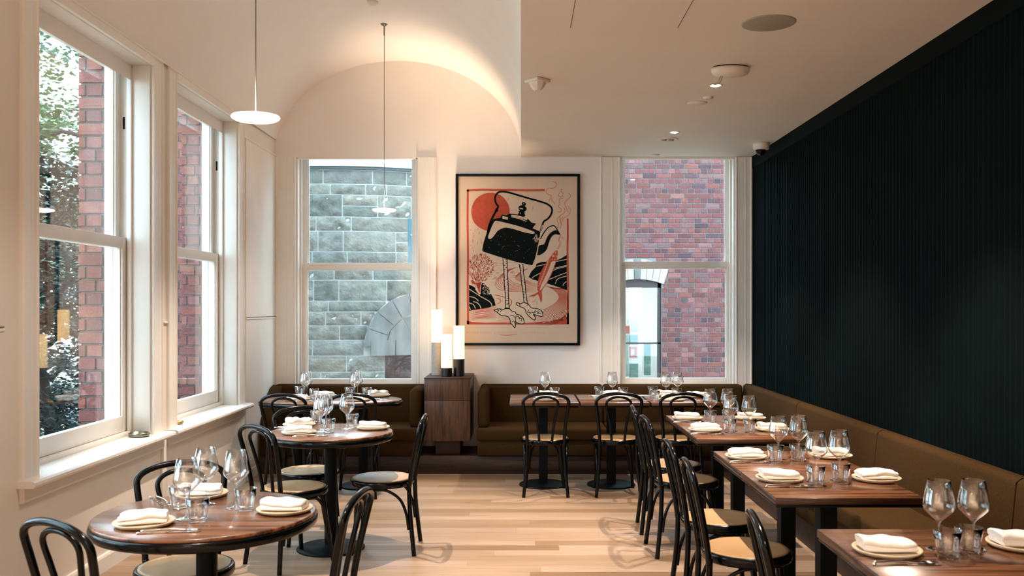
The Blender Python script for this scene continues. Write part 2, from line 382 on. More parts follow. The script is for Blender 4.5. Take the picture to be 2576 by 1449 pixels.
# ------------------------------------------------------------------ sash windows
def fluted(m, u0, u1, z0, z1, out, base=.018):
    # casing board: u range, projects towards the room (negative y)
    w = u1-u0; b = base; pts = [(u0,0),(u0,-b*.9),(u0+.006,-b*1.25),(u0+.014,-b*1.2),(u0+.020,-b*.8),(u0+w*.55,-b*.8),(u0+w*.58,-b*.92),(u0+w*.64,-b*.92),(u0+w*.67,-b*.8),
           (u1-.020,-b*.8),(u1-.014,-b*1.2),(u1-.006,-b*1.25),(u1,-b*.9),(u1,0)]
    m.prism(pts, z0, z1, 'white_paint', 'z')
def sash_window(n, loc, rz, w, z0, z1, zm, zg0, zgt, dl=.15, du=.195, D=.29, cwl=.14, cwr=.14, casing_top=True, sl=.085, sr=.085, stool=True, z_case_top=None, head_extra=0, csill=True):
    root = struct('window_%d' % n, None, None, 0, loc, rz)
    m = MB(); t = .018
    zf = 3.03 if head_extra else z1
    m.box(0, t, 0, D, z0, zf, 'white_paint'); m.box(w-t, w, 0, D, z0, zf, 'white_paint')
    if head_extra: m.box(0, t, .0605, D, zf, z1, 'white_paint'); m.box(w-t, w, .0605, D, zf, z1, 'white_paint')
    m.box(t, w-t, 0.06 if head_extra else 0, D, z1-t, z1, 'white_paint')
    # stop beads
    for (a, b) in ((t, t+.02), (w-t-.02, w-t)): m.box(a, b, dl-.035, dl-.004, z0, z1-t, 'white_paint')
    for (a, b) in ((t, t+.012), (w-t-.012, w-t)): m.box(a, b, dl+.046, dl+.05, z0, z1-t, 'white_paint'); m.box(a, b, du+.05, du+.10, z0, z1-t, 'white_paint')
    m.box(t, w-t, dl-.035, dl-.004, z1-t-.02, z1-t, 'white_paint')
    m.box(t, w-t, dl-.03, D, z0, z0+.03, 'white_paint')
    part('window_frame', m, root, .002, 1)
    m = MB(); zc = z_case_top or z1+.06
    fluted(m, -cwl, 0, z0 if stool else z0, zc, 0)
    fluted(m, w, w+cwr, z0 if stool else z0, zc, 0)
    if casing_top: m.box(0, w, -.024, 0, z1-.012, zc, 'white_paint'); m.box(-cwl, w+cwr, -.030, 0, zc, zc+.012, 'white_paint')
    part('casing', m, root)
    # lower sash
    zb = zg0-.085; zmr = (zm-.035, zm+.038)
    def sash(name, d, a, b, gb, gt, bot, top):
        m = MB()
        m.box(a, a+sl-.02, d, d+.042, bot, top, 'white_paint'); m.box(b-sr+.02, b, d, d+.042, bot, top, 'white_paint')
        m.box(a+sl-.02, b-sr+.02, d, d+.042, bot, gb, 'white_paint'); m.box(a+sl-.02, b-sr+.02, d, d+.042, gt, top, 'white_paint')
        # glazing beads
        e = .008
        m.box(a+sl-.02, a+sl-.02+e, d+.012, d+.034, gb, gt, 'white_paint'); m.box(b-sr+.02-e, b-sr+.02, d+.012, d+.034, gb, gt, 'white_paint')
        s = part(name, m, root, .003, 2)
        g = MB(); g.box(a+sl-.02+.002, b-sr+.02-.002, d+.020, d+.024, gb-.005, gt+.005, 'pane_glass'); part('pane', g, s)
        return s
    s1 = sash('lower_sash', dl, t+.004, w-t-.004, zg0, zmr[0], z0+.032, zmr[1])
    s2 = sash('upper_sash', du, t+.004, w-t-.004, zmr[1]-.01, zgt, zmr[0], z1-t-.002)
    if stool:
        m = MB()
        m.prism([(-.085,z0-.035),(-.095,z0-.022),(-.093,z0-.008),(-.08,z0),(dl-.004,z0+.004),(dl-.004,z0-.035)], -cwl-.03, w+cwr+.03, 'white_paint', 'x')
        m.prism([(-.026,z0-.035),(-.026,z0-.10),(-.014,z0-.115),(0,z0-.115),(0,z0-.035)], -cwl, w+cwr, 'white_paint', 'x')
        # the part of the stool that runs into the opening only
        part('window_sill', m, root)
    return root
for n, (a, b) in enumerate(openings):
    r_ = sash_window(n+1, (XL, a, 0), PI/2, b-a, Z0, Z1, 1.965, .835, 3.09, cwl=.15, cwr=.15 if n != 1 else .16, z_case_top=3.20)
    # sash cord catch
    m = MB(); m.box(b-a-.02, b-a-.012, .165, .178, 2.72, 2.80, 'black_metal'); part('sash_pulley', m, r_)
sash_window(4, (bw[0][0], YB, 0), 0, bw[0][1]-bw[0][0], .70, 3.19, 1.95, .822, 3.12, dl=.11, du=.155, cwl=.2, cwr=.19, casing_top=False, stool=False, z_case_top=3.035, head_extra=1, sl=.08, sr=.07)
sash_window(5, (bw[1][0], YB, 0), 0, bw[1][1]-bw[1][0], .70, 3.19, 1.965, .83, 3.12, dl=.11, du=.155, cwl=.2, cwr=.165, casing_top=False, stool=False, z_case_top=3.035, head_extra=1, sl=.06, sr=.06)

# ------------------------------------------------------------------ seating built in along the walls
def rb(x0,x1,y0,y1,z0,z1,mt): m = MB(); m.box(x0,x1,y0,y1,z0,z1,mt); return m
SZ = .425
def banquette(name, label, loc=(0,0,0)):
    return thing(name, label, 'banquette', loc, 0, None)
SF = 8.385
# back left banquette
b1 = banquette('banquette', 'brown upholstered banquette under the back left window, behind the oval table')
b1.location = (-1.68, 8.7, 0)
def bpart(nm, m, root, bevel=.03, bseg=4):
    o = link(nm, m.mesh(nm, bevel, bseg), root); o.location = -Vector(root.location); return o
bpart('seat', rb(-2.42, -.935, SF, 8.90, .30, SZ, 'upholstery'), b1)
bpart('seat_front', rb(-2.42, -.94, SF+.012, 8.6, .167, .31, 'upholstery'), b1, .012, 2)
bpart('backrest', rb(-2.42, -.94, 8.87, 9.035, SZ-.02, .785, 'upholstery'), b1)
bpart('armrest', rb(-1.045, -.93, 8.47, 8.93, SZ-.01, .783, 'upholstery'), b1, .045, 5)
m = MB(); m.prism([(8.93,.41),(8.93,.785),(8.80,.76),(8.70,.70),(8.60,.60),(8.50,.50),(8.46,.41)], -2.432, -2.33, 'upholstery', 'x'); bpart('armrest', m, b1, .02, 3)
# back right run
b2 = banquette('banquette', 'long brown banquette along the back wall right of the walnut cabinet')
b2.location = (.7, 8.7, 0)
bpart('seat', rb(-.41, .80, SF, 8.90, .30, SZ, 'upholstery'), b2); bpart('seat', rb(.803, 1.806, SF, 8.90, .30, SZ, 'upholstery'), b2)
bpart('seat_front', rb(-.405, 1.806, SF+.012, 8.6, .167, .31, 'upholstery'), b2, .012, 2)
bpart('backrest', rb(-.40, .80, 8.87, 9.035, SZ-.02, .785, 'upholstery'), b2); bpart('backrest', rb(.803, 2.165, 8.87, 9.035, SZ-.02, .785, 'upholstery'), b2)
bpart('armrest', rb(-.405, -.30, 8.45, 8.93, SZ-.01, .783, 'upholstery'), b2, .045, 5)
# right wall run
b3 = banquette('banquette', 'long brown banquette running forward along the dark ribbed wall')
b3.location = (2.05, 5, 0)
seams = [1.0, 2.45, 4.05, 5.63, 7.28, 9.03]
for i in range(5):
    m = MB(); m.prism([(2.17,SZ-.02),(2.205,.765),(2.23,.785),(2.295,.78),(2.295,SZ-.02)], seams[i]+.004, seams[i+1]-.004, 'upholstery', 'y'); bpart('backrest', m, b3, .026, 5)
    y1 = min(seams[i+1], SF)
    bpart('seat', rb(1.81, 2.2, seams[i]+.001, (8.88 if i == 4 else seams[i+1]-.001), .30, SZ, 'upholstery'), b3)
bpart('seat_front', rb(1.822, 2.1, 1.0, 8.38, .167, .31, 'upholstery'), b3, .012, 2)
m = MB(); m.box(-2.43, 1.845, 8.41, 9.03, 0.0, .165, 'walnut_plinth'); m.box(-.655,-.65, 8.405, 8.41, .0, .165, 'joint')
m.box(1.845, 2.29, 1.0, 9.03, 0, .165, 'walnut_plinth')
pl = tag(link('plinth', m.mesh('plinth', .002, 1)), 'dark walnut plinth running under the banquettes and cabinet', 'plinth')
# cabinet
cb = thing('cabinet', 'dark walnut side cabinet between the two back banquettes, carrying three lamps', 'cabinet', (-.684, 8.72, .165))
def cpart(nm, m, bevel=.002): o = link(nm, m.mesh(nm, bevel, 2), cb); o.location = (.684, -8.72, -.165); return o
cpart('body', rb(-.897, -.471, 8.43, 9.03, .304, .878, 'walnut_cabinet'))
cpart('top', rb(-.899, -.469, 8.412, 9.035, .878, .889, 'walnut_plinth'), .001)
cpart('drawer', rb(-.896, -.472, 8.412, 8.429, .681, .877, 'walnut_cabinet'))
cpart('door', rb(-.896, -.472, 8.412, 8.429, .305, .678, 'walnut_cabinet'))
cpart('foot', rb(-.80, -.57, 8.50, 8.9, .166, .303, 'walnut_plinth'))
# lamps on the cabinet
def candle_lamp(loc, hb, mt, label, hg=.315, r=.052):
    t = thing('table_lamp', label, 'lamp', loc, 0, 'three cylinder lamps on the walnut cabinet')
    m = MB(); m.lathe([(0,0),(r*1.02,0),(r*1.02,.003),(r*1.02,hb-.003),(r*1.02,hb),(0,hb)], mt, 36); part('lamp_base', m, t)
    m = MB(); m.lathe([(r,hb),(r,hb+hg),(r-.004,hb+hg),(r-.004,hb+.001)], 'lamp_glass', 36, closed=True); part('lamp_shade', m, t)
    m = MB(); m.lathe([(0,hb),(.012,hb),(.012,hb+.05),(.018,hb+.08),(.0,hb+.10)], 'lamp_glass', 16); part('bulb', m, t)
    lamp('lamp_light', 'SPOT', (0,0,hb+.16), 70, (1,.74,.5), (PI,0,0), .03, 130, .7, t)
    lamp('lamp_glow', 'POINT', (0,0,hb+.2), 1.2, (1,.55,.22), (0,0,0), .04, parent=t)
    return t
candle_lamp((-.815, 8.80, .889), .315, 'lamp_grey', 'cylinder lamp with a tall grey base, at the back left of the cabinet top')
candle_lamp((-.705, 8.60, .889), .082, 'lamp_black', 'cylinder lamp with the lowest black base, in front in the middle of the cabinet top')
candle_lamp((-.592, 8.66, .889), .162, 'lamp_black', 'cylinder lamp with a taller black base, at the right beside the framed print')

# ------------------------------------------------------------------ bentwood chairs
def make_chair():
    t = link('bentwood_chair', None)
    m = MB(); m.lathe([(0,.455),(.165,.458),(.183,.461),(.188,.456),(.188,.440),(0,.440)], 'seat_pad', 40); part('seat', m, t)
    m = MB(); m.lathe([(.186,.418),(.198,.416),(.203,.425),(.203,.448),(.198,.457),(.188,.458),(.186,.45)], 'black_wood', 40, closed=True)
    m.lathe([(0,.420),(.187,.420),(.187,.438),(0,.438)], 'black_wood', 40); part('seat_ring', m, t)
    def lean(z): return -.192-.085*((z-.42)/.44)**1.3 if z > .42 else -.192
    # outer hoop
    half = [(.150,.42),(.153,.50),(.163,.60),(.176,.70),(.184,.77)]
    top = []
    for k in range(1, 12):
        a = PI*k/12; top.append((.184*math.cos(a), .77+.078*math.sin(a)**.85))
    pts2 = half+top+[(-x,z) for x,z in half[::-1]]
    P = smoothpts([(x, lean(z), z) for x, z in pts2], 3)
    m = MB(); m.tube(P, .0140, 'black_wood', 12); part('back_hoop', m, t)
    half = [(.052,.435),(.056,.50),(.068,.60),(.086,.69),(.099,.75)]
    top = []
    for k in range(1, 10):
        a = PI*k/10; top.append((.101*math.cos(a), .752+.066*math.sin(a)**.85))
    pts2 = half+top+[(-x,z) for x,z in half[::-1]]
    P = smoothpts([(x, lean(z)+.012, z) for x, z in pts2], 3)
    m = MB(); m.tube(P, .0108, 'black_wood', 10); part('inner_hoop', m, t)
    for sx in (-1, 1):
        m = MB(); m.tube(smoothpts([(sx*.150,-.190,.45),(sx*.150,-.191,.40),(sx*.157,-.198,.25),(sx*.180,-.225,0)], 5), .0142, 'black_wood', 12); part('leg', m, t)
        m = MB(); m.tube(smoothpts([(sx*.125,.115,.420),(sx*.133,.128,.30),(sx*.148,.148,.15),(sx*.165,.168,0)], 5), [.017]*6+[.016]*5+[.0135]*5, 'black_wood', 12); part('leg', m, t)
        m = MB(); m.tube(smoothpts([(sx*.170,-.190,.16),(sx*.171,-.175,.26),(sx*.172,-.135,.35),(sx*.174,-.06,.402),(sx*.174,.0,.408),(sx*.170,.05,.395),(sx*.163,.10,.33),(sx*.162,.128,.24),(sx*.166,.140,.16)], 4), .0092, 'black_wood', 8); part('leg_brace', m, t)
    m = MB(); m.tube(smoothpts([(-.128,.152,.16),(-.120,.150,.26),(-.095,.145,.35),(-.04,.14,.402),(.04,.14,.402),(.095,.145,.35),(.120,.150,.26),(.128,.152,.16)], 4), .0088, 'black_wood', 8); part('leg_brace', m, t)
    return t
chair0 = make_chair(); used = [False]
def chair(x, y, fx, fy, label, group):
    if used[0]: c = copy_tree(chair0)
    else: c = chair0; used[0] = True
    c.location = (x, y, 0); c.rotation_euler = (0, 0, math.atan2(-fx, fy))
    tag(c, 'black bentwood chair, '+label, 'chair', group); return c
G = 'bentwood chairs at the round and oval tables'
chair(-1.385, 3.19, .52, .86, 'cut off at the lower left corner, at nearest round table', G)
chair(-1.42, 3.84, .40, -.92, 'between the left wall and the nearest round table, facing forward', G)
chair(-.875, 3.46, -1, .10, 'right of the nearest round table, in front of the middle one', G)
chair(-1.38, 5.53, .66, .75, 'near left side of middle round table, its back towards the window', G)
chair(-1.42, 6.08, .42, -.91, 'behind the middle round table, facing forward', G)
chair(-.89, 5.83, -1, 0, 'right of the middle round table, seen from the side', G)
chair(-1.87, 7.50, 0.1, 1, 'left of the two with their backs to us at the oval table', G)
chair(-1.36, 7.53, -.04, 1, 'right of the two with their backs to us at the oval table', G)
G = 'bentwood chairs along the three small tables'
chair(.20, 7.60, 0, 1, 'backing us at the left of the three small back tables', G)
chair(.79, 7.60, 0, 1, 'backing us at the middle of the three small back tables', G)
chair(1.31, 7.60, 0, 1, 'backing us at the right of the three small back tables', G)
G = 'bentwood chairs along the right row of tables'
chair(1.05, 6.34, 1, -.05, 'farthest of the row left of the right-hand tables', G)
chair(1.05, 5.78, 1, .06, 'second farthest of the row left of the right-hand tables', G)
chair(1.03, 4.72, 1, .0, 'third farthest of the row left of the right-hand tables', G)
chair(1.02, 4.12, 1, -.04, 'fourth farthest of the row left of the right-hand tables', G)
chair(1.05, 3.02, 1, -.12, 'closest of the right-hand row, cut off by the frame bottom', G)

# ------------------------------------------------------------------ tables
def round_table(x, y, rx, ry, label, br=.215, posts=((0,0),)):
    t = thing('dining_table', label, 'table', (x, y, 0))
    m = MB(); m.lathe([(0,.736),(.992,.736),(.996,.741),(.992,.747),(.982,.75),(0,.75)], 'walnut_top', 72, sx=rx, sy=ry); part('tabletop', m, t)
    m = MB(); m.lathe([(0,.696),(.960,.696),(.985,.699),(1.0,.708),(1.004,.720),(.998,.732),(.988,.7355),(0,.7355)], 'black_wood', 72, sx=rx*1.008, sy=ry*1.008); part('table_edge', m, t)
    for px, py in posts:
        m = MB(); m.lathe([(0,.012),(.040,.012),(.040,.684),(0,.684)], 'black_metal', 24, cx=px, cy=py, smooth=False); part('pedestal', m, t)
        m = MB(); m.lathe([(0,0),(br,0),(br,.008),(br*.97,.013),(.05,.020),(.04,.03),(0,.03)], 'black_metal', 48, cx=px, cy=py); part('table_base', m, t)
        m = MB(); m.box(px-.12,px+.12,py-.12,py+.12,.684,.696,'black_metal'); part('mounting_plate', m, t)
    return t
round_table(-1.22, 3.53, .417, .417, 'nearest round walnut table with black rim, at the lower left')
round_table(-1.22, 5.83, .396, .396, 'middle round walnut table with black rim and black column foot')
round_table(-1.644, 7.86, .615, .37, 'oval walnut table with black rim in front of the back left banquette', .2, ((-.28,0),(.28,0)))
def square_table(x0, x1, y0, y1, label, square_post=True, br=.21, group=None):
    x, y = (x0+x1)/2, (y0+y1)/2; t = thing('dining_table', label, 'table', (x, y, 0), 0, group)
    w, d = (x1-x0)/2-.001, (y1-y0)/2-.001
    m = MB(); m.box(-w,w,-d,d,.722,.7475,'walnut_edge_shaded'); m.box(-w+.0012,w-.0012,-d+.0012,d-.0012,.7476,.75,'walnut_top'); part('tabletop', m, t, .0008, 1)
    m = MB(); m.box(-w+.003,w-.003,-d+.003,d-.003,.708,.7215,'black_wood'); part('table_edge', m, t, .004, 2)
    m = MB(); s = .0375
    if square_post: m.box(-s,s,-s,s,.012,.707,'black_metal')
    else: m.lathe([(0,.012),(.037,.012),(.037,.707),(0,.707)],'black_metal',24,smooth=False)
    part('pedestal', m, t)
    m = MB(); m.lathe([(0,0),(br,0),(br,.008),(br*.97,.013),(.06,.018),(0,.018)],'black_metal',48); part('table_base', m, t)
    m = MB(); m.box(-.11,.11,-.11,.11,.698,.7075,'black_metal'); part('mounting_plate', m, t)
GT = 'small walnut tables pushed together at the back banquette'
square_table(-.097, .482, 7.56, 8.26, 'left of the three small walnut tables at the back banquette', group=GT)
square_table(.495, 1.070, 7.56, 8.26, 'middle of the three small walnut tables at the back banquette', group=GT)
square_table(1.083, 1.66, 7.56, 8.26, 'right of the three small walnut tables at the back banquette', group=GT)
GT = 'walnut tables in the row along the right banquette'
RT = [(5.48, 6.08, 'near half of the farthest right-hand table pair'), (6.08, 6.68, 'far half of the farthest right-hand table pair'),
      (3.80, 4.41, 'near half of the brightly lit right-hand table pair'), (4.41, 5.03, 'far half of the brightly lit right-hand table pair'),
      (2.66, 3.27, 'at the lower right corner of the photo, cut off by the frame')]
for a, b, l in RT: square_table(1.062, 1.69, a, b, 'walnut table, '+l, group=GT)

# ------------------------------------------------------------------ tableware
def mk_wine():
    m = MB()
    m.lathe([(0,.0),(.040,.0),(.041,.0012),(.030,.003),(.012,.006),(.0045,.013),(.0034,.03),(.0032,.07),(.0045,.088),(.013,.098),(.030,.113),(.046,.130),(.0505,.141),
             (.049,.155),(.0435,.185),(.0350,.228),(.0344,.228),(.0428,.185),(.0482,.155),(.0495,.142),(.045,.1315),(.029,.115),(.012,.101),(0,.098)], 'stem_glass', 28)
    return m.mesh('wine_glass')
def mk_tumbler():
    m = MB()
    m.lathe([(0,.0),(.028,.0),(.0315,.003),(.0335,.015),(.0375,.045),(.0430,.088),(.0420,.0885),(.0365,.045),(.0325,.022),(.029,.014),(0,.012)], 'stem_glass', 28)
    return m.mesh('tumbler')
def mk_plate():
    m = MB()
    m.lathe([(0,.0),(.085,.0),(.098,.004),(.107,.011),(.1085,.0155),(.106,.0175),(.101,.014),(.092,.0095),(0,.0085)], 'ceramic', 48)
    return m.mesh('side_plate')
def mk_napkin(seed, crump=0):
    r = random.Random(seed); nx = 14
    # folded cloth: cross section with two thick folds, closed at one side
    prof = [(-.052,.000),(.046,.000),(.053,.003),(.055,.008),(.053,.013),(.046,.0148),(.049,.0165),(.052,.020),(.052,.027),(.046,.032),(.02,.0335),(-.02,.033),(-.043,.0315),
            (-.052,.0265),(-.0535,.021),(-.048,.0168),(-.0535,.0125),(-.057,.007),(-.056,.003)]
    vs = []; n = len(prof); ph = r.random()*6
    for i in range(nx+1):
        u = i/nx; x = -.082+.164*u
        for j, (y, z) in enumerate(prof):
            e = min(u, 1-u)*nx; sq = 1 if e > .5 else .93
            zz = z*(.92+.16*math.sin(3*u+ph)*(z/.03)) + (z/.033)*.0035*math.sin(6*u+y*22+ph*2) + (z/.033)*.002*math.sin(13*u+ph) + crump*(z/.033)*.018*math.sin(5*u+y*60+ph)**2
            yy = y*sq+.005*math.sin(4*u+ph)*(z/.03)+.003*math.sin(2*u*3+ph*1.7)
            xx = x + (z/.033)*.003*math.sin(y*90+ph) - (.010 if z > .016 else 0)*(1 if u > .5 else -1)*(u-.5)*.6
            vs.append((xx, yy, zz*sq if sq < 1 else zz))
    fs = []
    for i in range(nx):
        for j in range(n): fs.append((i*n+j, i*n+(j+1)%n, (i+1)*n+(j+1)%n, (i+1)*n+j))
    fs.append(list(range(n))[::-1]); fs.append([nx*n+j for j in range(n)])
    m = MB(); m.add(vs, fs, 'linen', True); me = m.mesh('napkin'); me.set_sharp_from_angle(angle=math.radians(70)); return me
def mk_knife():
    m = MB()
    m.prism([(-.105,-.006),(-.108,0),(-.105,.006),(-.03,.0055),(.0,.004),(.0,-.004),(-.03,-.0055)], .001, .006, 'steel', 'z')
    m.prism([(-.002,-.005),(.07,-.010),(.098,-.007),(.108,.003),(.10,.0055),(-.002,.005)], .002, .0036, 'steel', 'z')
    m.lathe([(0,0),(.006,.001),(.0075,.004),(.006,.007),(0,.008)], 'steel', 10, cx=-.104)
    return m.mesh('table_knife', .0008, 1)
def mk_fork():
    m = MB()
    m.tube(smoothpts([(-.10,0,.004),(-.05,0,.007),(.0,0,.009),(.035,0,.005),(.05,0,.004)], 4), [.0052]*5+[.0042]*6+[.0032]*6, 'steel', 8)
    m.prism([(.045,-.003),(.058,-.011),(.07,-.0115),(.07,.0115),(.058,.011),(.045,.003)], .003, .0048, 'steel', 'z')
    for k in range(4):
        y = -.0098+.0065*k; m.tube([(.068,y,.004),(.085,y,.003),(.103,y,.0055)], [.0014,.0014,.0008], 'steel', 5)
    return m.mesh('table_fork')
ME = dict(wine=mk_wine(), tumbler=mk_tumbler(), plate=mk_plate(), knife=mk_knife(), fork=mk_fork())
NAP = [mk_napkin(s) for s in (1,2,3)]; NAPC = mk_napkin(9, 1)
def put(key, name, cat, px, py, label, group, dz=0, rz=0):
    x, y = (px.x, px.y) if py is None else at(px, py); me = ME[key] if isinstance(key, str) else key
    o = link(name, me, None, (x, y, .7502+dz), (0,0,rz)); tag(o, label, cat, group); return o
TAB = {
 'T1': ('nearest round table', dict(
    wine=[(594,1281,'rightmost of three'),(518,1268,'rear middle of three'),(467,1306,'leftmost of three')],
    tumbler=[(625,1272,'right, before the folded napkin'),(498,1311,'front middle'),(453,1278,'left rear')],
    plate=[(368,1320,'front left',.28),(702,1286,'right side',-.06),(507,1248,'rear edge by the wall chair',.2)],
    cut=[(436,1329,.17,'across the front left place'),(405,1263,-.9,'at the rear place')])),
 'T2': ('middle round table', dict(
    wine=[(806,1086,'left of the pair in the middle'),(820,1080,'right of the pair in the middle'),(873,1079,'alone at the right')],
    tumbler=[(886,1075,'right, beside the lone wine glass'),(827,1088,'front middle'),(785,1067,'rear left behind the crumpled napkin')],
    plate=[(756,1091,'front left',.2),(939,1079,'right side',-.05),(776,1069,'rear left','c')],
    cut=[(782,1098,.12,'across the front left place'),(734,1077,-.35,'at the rear left place')])),
 'L3': ('oval table', dict(
    wine=[(767,1001,'left of the left pair'),(778,998,'right of the left pair'),(896,1001,'left of the right pair'),(906,998,'right of the right pair')],
    tumbler=[(754,997,'farthest left'),(789,1004,'second from left'),(879,998,'third from left'),(928,1000,'farthest right')],
    plate=[(750,1007,'front left',.1),(803,998,'rear left',0),(900,1008,'front right',-.2),(921,999,'rear right','c')],
    cut=[(776,1010,.0,'front left place'),(926,1009,-.5,'front right place')])),
 'B1': ('left small back table', dict(
    wine=[(1371,1001,'only one')], tumbler=[(1347,998,'left one'),(1395,1001,'right one')],
    plate=[(1369,997,'rear, banquette side',0),(1373,1007,'front, chair side',.05)], cut=[(1410,1009,-.9,'chair side place')])),
 'B2': ('middle small back table', dict(
    wine=[(1540,1001,'only one')], tumbler=[(1514,998,'left one'),(1567,1001,'right one')],
    plate=[(1532,997,'rear, banquette side',.1),(1556,1007,'front, chair side',0)], cut=[(1497,1000,-.7,'banquette side place'),(1585,1009,-.9,'chair side place')])),
 'B3': ('right small back table', dict(
    wine=[(1675,1002,'left of the pair'),(1705,1001,'right of the pair')], tumbler=[(1648,997,'left one'),(1702,999,'behind the chair top'),(1647,1009,'front left one')],
    plate=[(1668,996,'rear, banquette side',.1),(1690,1008,'front, chair side',-.05),(1755,999,'far right end',.1)], cut=[(1628,998,-.7,'banquette side place'),(1726,1009,-.8,'chair side place')])),
 'R1': ('farthest right-hand table', dict(
    wine=[(1787,1062,'far row, left'),(1831,1062,'far row, right'),(1839,1085,'near row, left'),(1885,1085,'near row, right')],
    tumbler=[(1787,1062.5,'far row, left'),(1832,1060,'far row, right'),(1836,1085,'near row, left'),(1886,1086,'near row, right')],
    plate=[(1729,1055,'far left',-.02),(1774,1084,'near left',.05),(1888,1055,'far right',-.05),(1943,1083,'near right',.02)],
    cut=[(1733,1063,.04,'far left place'),(1780,1093,.04,'near left place')])),
 'R2': ('brightly lit right-hand table', dict(
    wine=[(1958,1157,'far row, left'),(2009,1155,'far row, right'),(2053,1210,'near row, left'),(2111,1209,'near row, right')],
    tumbler=[(1951,1162,'far row, left'),(2007,1158,'far row, right'),(2052,1221,'near row, left'),(2116,1203,'near row, right')],
    plate=[(1876,1152,'far left',-.03),(1961,1208,'near left',0),(2091,1150,'far right',.06),(2203,1208,'near right',0)],
    cut=[(1888,1164,.03,'far left place'),(1985,1225,.03,'near left place')])),
 'R3': ('right-hand table cut off at the corner', dict(
    wine=[(2362,1382,'left one'),(2449,1386,'right one')],
    tumbler=[(2384,1404,'front one'),(2437,1377,'rear one')],
    plate=[(2231,1390,'left one',-.05),(2570,1376,'right one, cut by the frame',.0)],
    cut=[(2280,1420,.02,'left place')])),
}
nn = 0
for k, (tn, d) in TAB.items():
    g = tn
    off = {'wine': {}, 'tumbler': {}}
    wp = [Vector(at(a, b)) for a, b, l in d['wine']]; tp = [Vector(at(a, b)) for a, b, l in d['tumbler']]
    pp = [Vector(at(p[0], p[1])) for p in d['plate']]
    for it in range(60):
        mv = False
        for i in range(len(pp)):
            for q in wp+tp:
                if (pp[i]-q).length < .152:
                    e = (pp[i]-q).normalized()*.003; e.y *= .6; pp[i] += e; q -= e*.5; mv = True
        for i in range(len(wp)):
            for q in range(len(tp)):
                if (wp[i]-tp[q]).length < .078: tp[q] *= .998; wp[i] *= 1.0006; mv = True
            for q in range(i+1, len(wp)):
                if (wp[i]-wp[q]).length < .104:
                    e = (wp[q]-wp[i]).normalized()*.003; wp[q] += e; wp[i] -= e; mv = True
        if not mv: break
    d['plate'] = [(p, None, l[2], l[3]) for p, l in zip(pp, d['plate'])]
    d['wine'] = [(p, None, l[2]) for p, l in zip(wp, d['wine'])]; d['tumbler'] = [(p, None, l[2]) for p, l in zip(tp, d['tumbler'])]
    for (px, py, l) in d['wine']:
        put('wine', 'wine_glass', 'wine glass', px, py, 'stemmed wine glass, %s, %s' % (l, tn), 'wine glasses on the '+g)
    for (px, py, l) in d['tumbler']:
        put('tumbler', 'tumbler', 'glass', px, py, 'water tumbler, %s, %s' % (l, tn), 'tumblers on the '+g)
    for (px, py, l, r) in d['plate']:
        rr = 0 if r == 'c' else r
        put('plate', 'side_plate', 'plate', px, py, 'beige plate, %s, %s' % (l, tn), 'plates on the '+g)
        nn += 1
        put(NAPC if r == 'c' else NAP[nn % 3], 'napkin', 'napkin', px, py, '%s white napkin, %s, %s' % ('crumpled' if r == 'c' else 'folded', l, tn), 'napkins on the '+g, .0145, rr if r != 'c' else .5)
    for (px, py, a, l) in d['cut']:
        x, y = at(px, py); q = Vector((x, y))
        for (p_, _, l_, r_) in d['plate']:
            for it in range(40):
                e = q-p_; n_ = Vector((-math.sin(a), math.cos(a)))
                if abs(e.dot(n_)) < .13 and abs(e.x) < .2: q += n_*(.004 if e.dot(n_) > 0 else -.004)
        x, y = q
        for dy, key, nm, w in ((-.010,'knife','table_knife','knife'), (.012,'fork','table_fork','fork')):
            o = link(nm, ME[key], None, (x-dy*math.sin(a), y+dy*math.cos(a), .7503), (0,0,a))
            tag(o, 'steel %s, %s, %s' % (w, l, tn), w, w+'s on the tables')
# small dishes on the window sills
def dish(name, x, y, z, r, h, mt, label):
    m = MB(); m.lathe([(0,0),(r*.9,0),(r,.004),(r,h),(r*.93,h),(r*.93,.006),(0,.006)], mt, 32)
    o = link(name, m.mesh(name), None, (x, y, z)); tag(o, label, 'dish'); return o
dish('metal_dish', -2.49, 5.93, .706, .066, .022, 'pewter', 'round dark metal dish on the sill of the nearer left window')
dish('brass_dish', -2.482, 6.56, .706, .045, .018, 'brass', 'small brass dish on the sill of the farther left window')

# ------------------------------------------------------------------ pendants
def pendant(x, y, z, label):
    ztop = CH+b_*math.sqrt(max(0, 1-((x+a_)/a_)**2))
    t = thing('pendant_lamp', label, 'lamp', (x, y, z), 0, 'white disc pendants under the vault')
    m = MB(); m.lathe([(0,-.010),(.05,-.008),(.085,-.002),(.098,.005),(.101,.010),(.098,.015),(.07,.021),(0,.024)], 'pendant_glow', 40); part('diffuser', m, t)
    m = MB(); m.tube([(0,0,.024),(0,0,ztop-z)], .0028, 'pewter', 6); part('cable', m, t)
    m = MB(); m.lathe([(0,ztop-z-.10),(.006,ztop-z-.10),(.006,ztop-z-.02),(.018,ztop-z-.015),(.03,ztop-z-.004),(.03,ztop-z+.002),(0,ztop-z+.002)], 'pewter', 20); part('canopy', m, t)
    lamp('pendant_light', 'SPOT', (0,0,-.016), 30, WARM2, (0,0,0), .09, 165, .6, t)
pendant(-1.13, 3.87, 2.345, 'glowing flat disc pendant, the nearer one, hanging at the upper left')
pendant(-1.185, 7.87, 2.375, 'glowing flat disc pendant, the farther one, hanging in front of the stone tower')
pendant(-1.15, -.2, 2.36, 'added unseen disc pendant hanging behind the camera, for fill light')  # unseen pendant, added as fill from behind

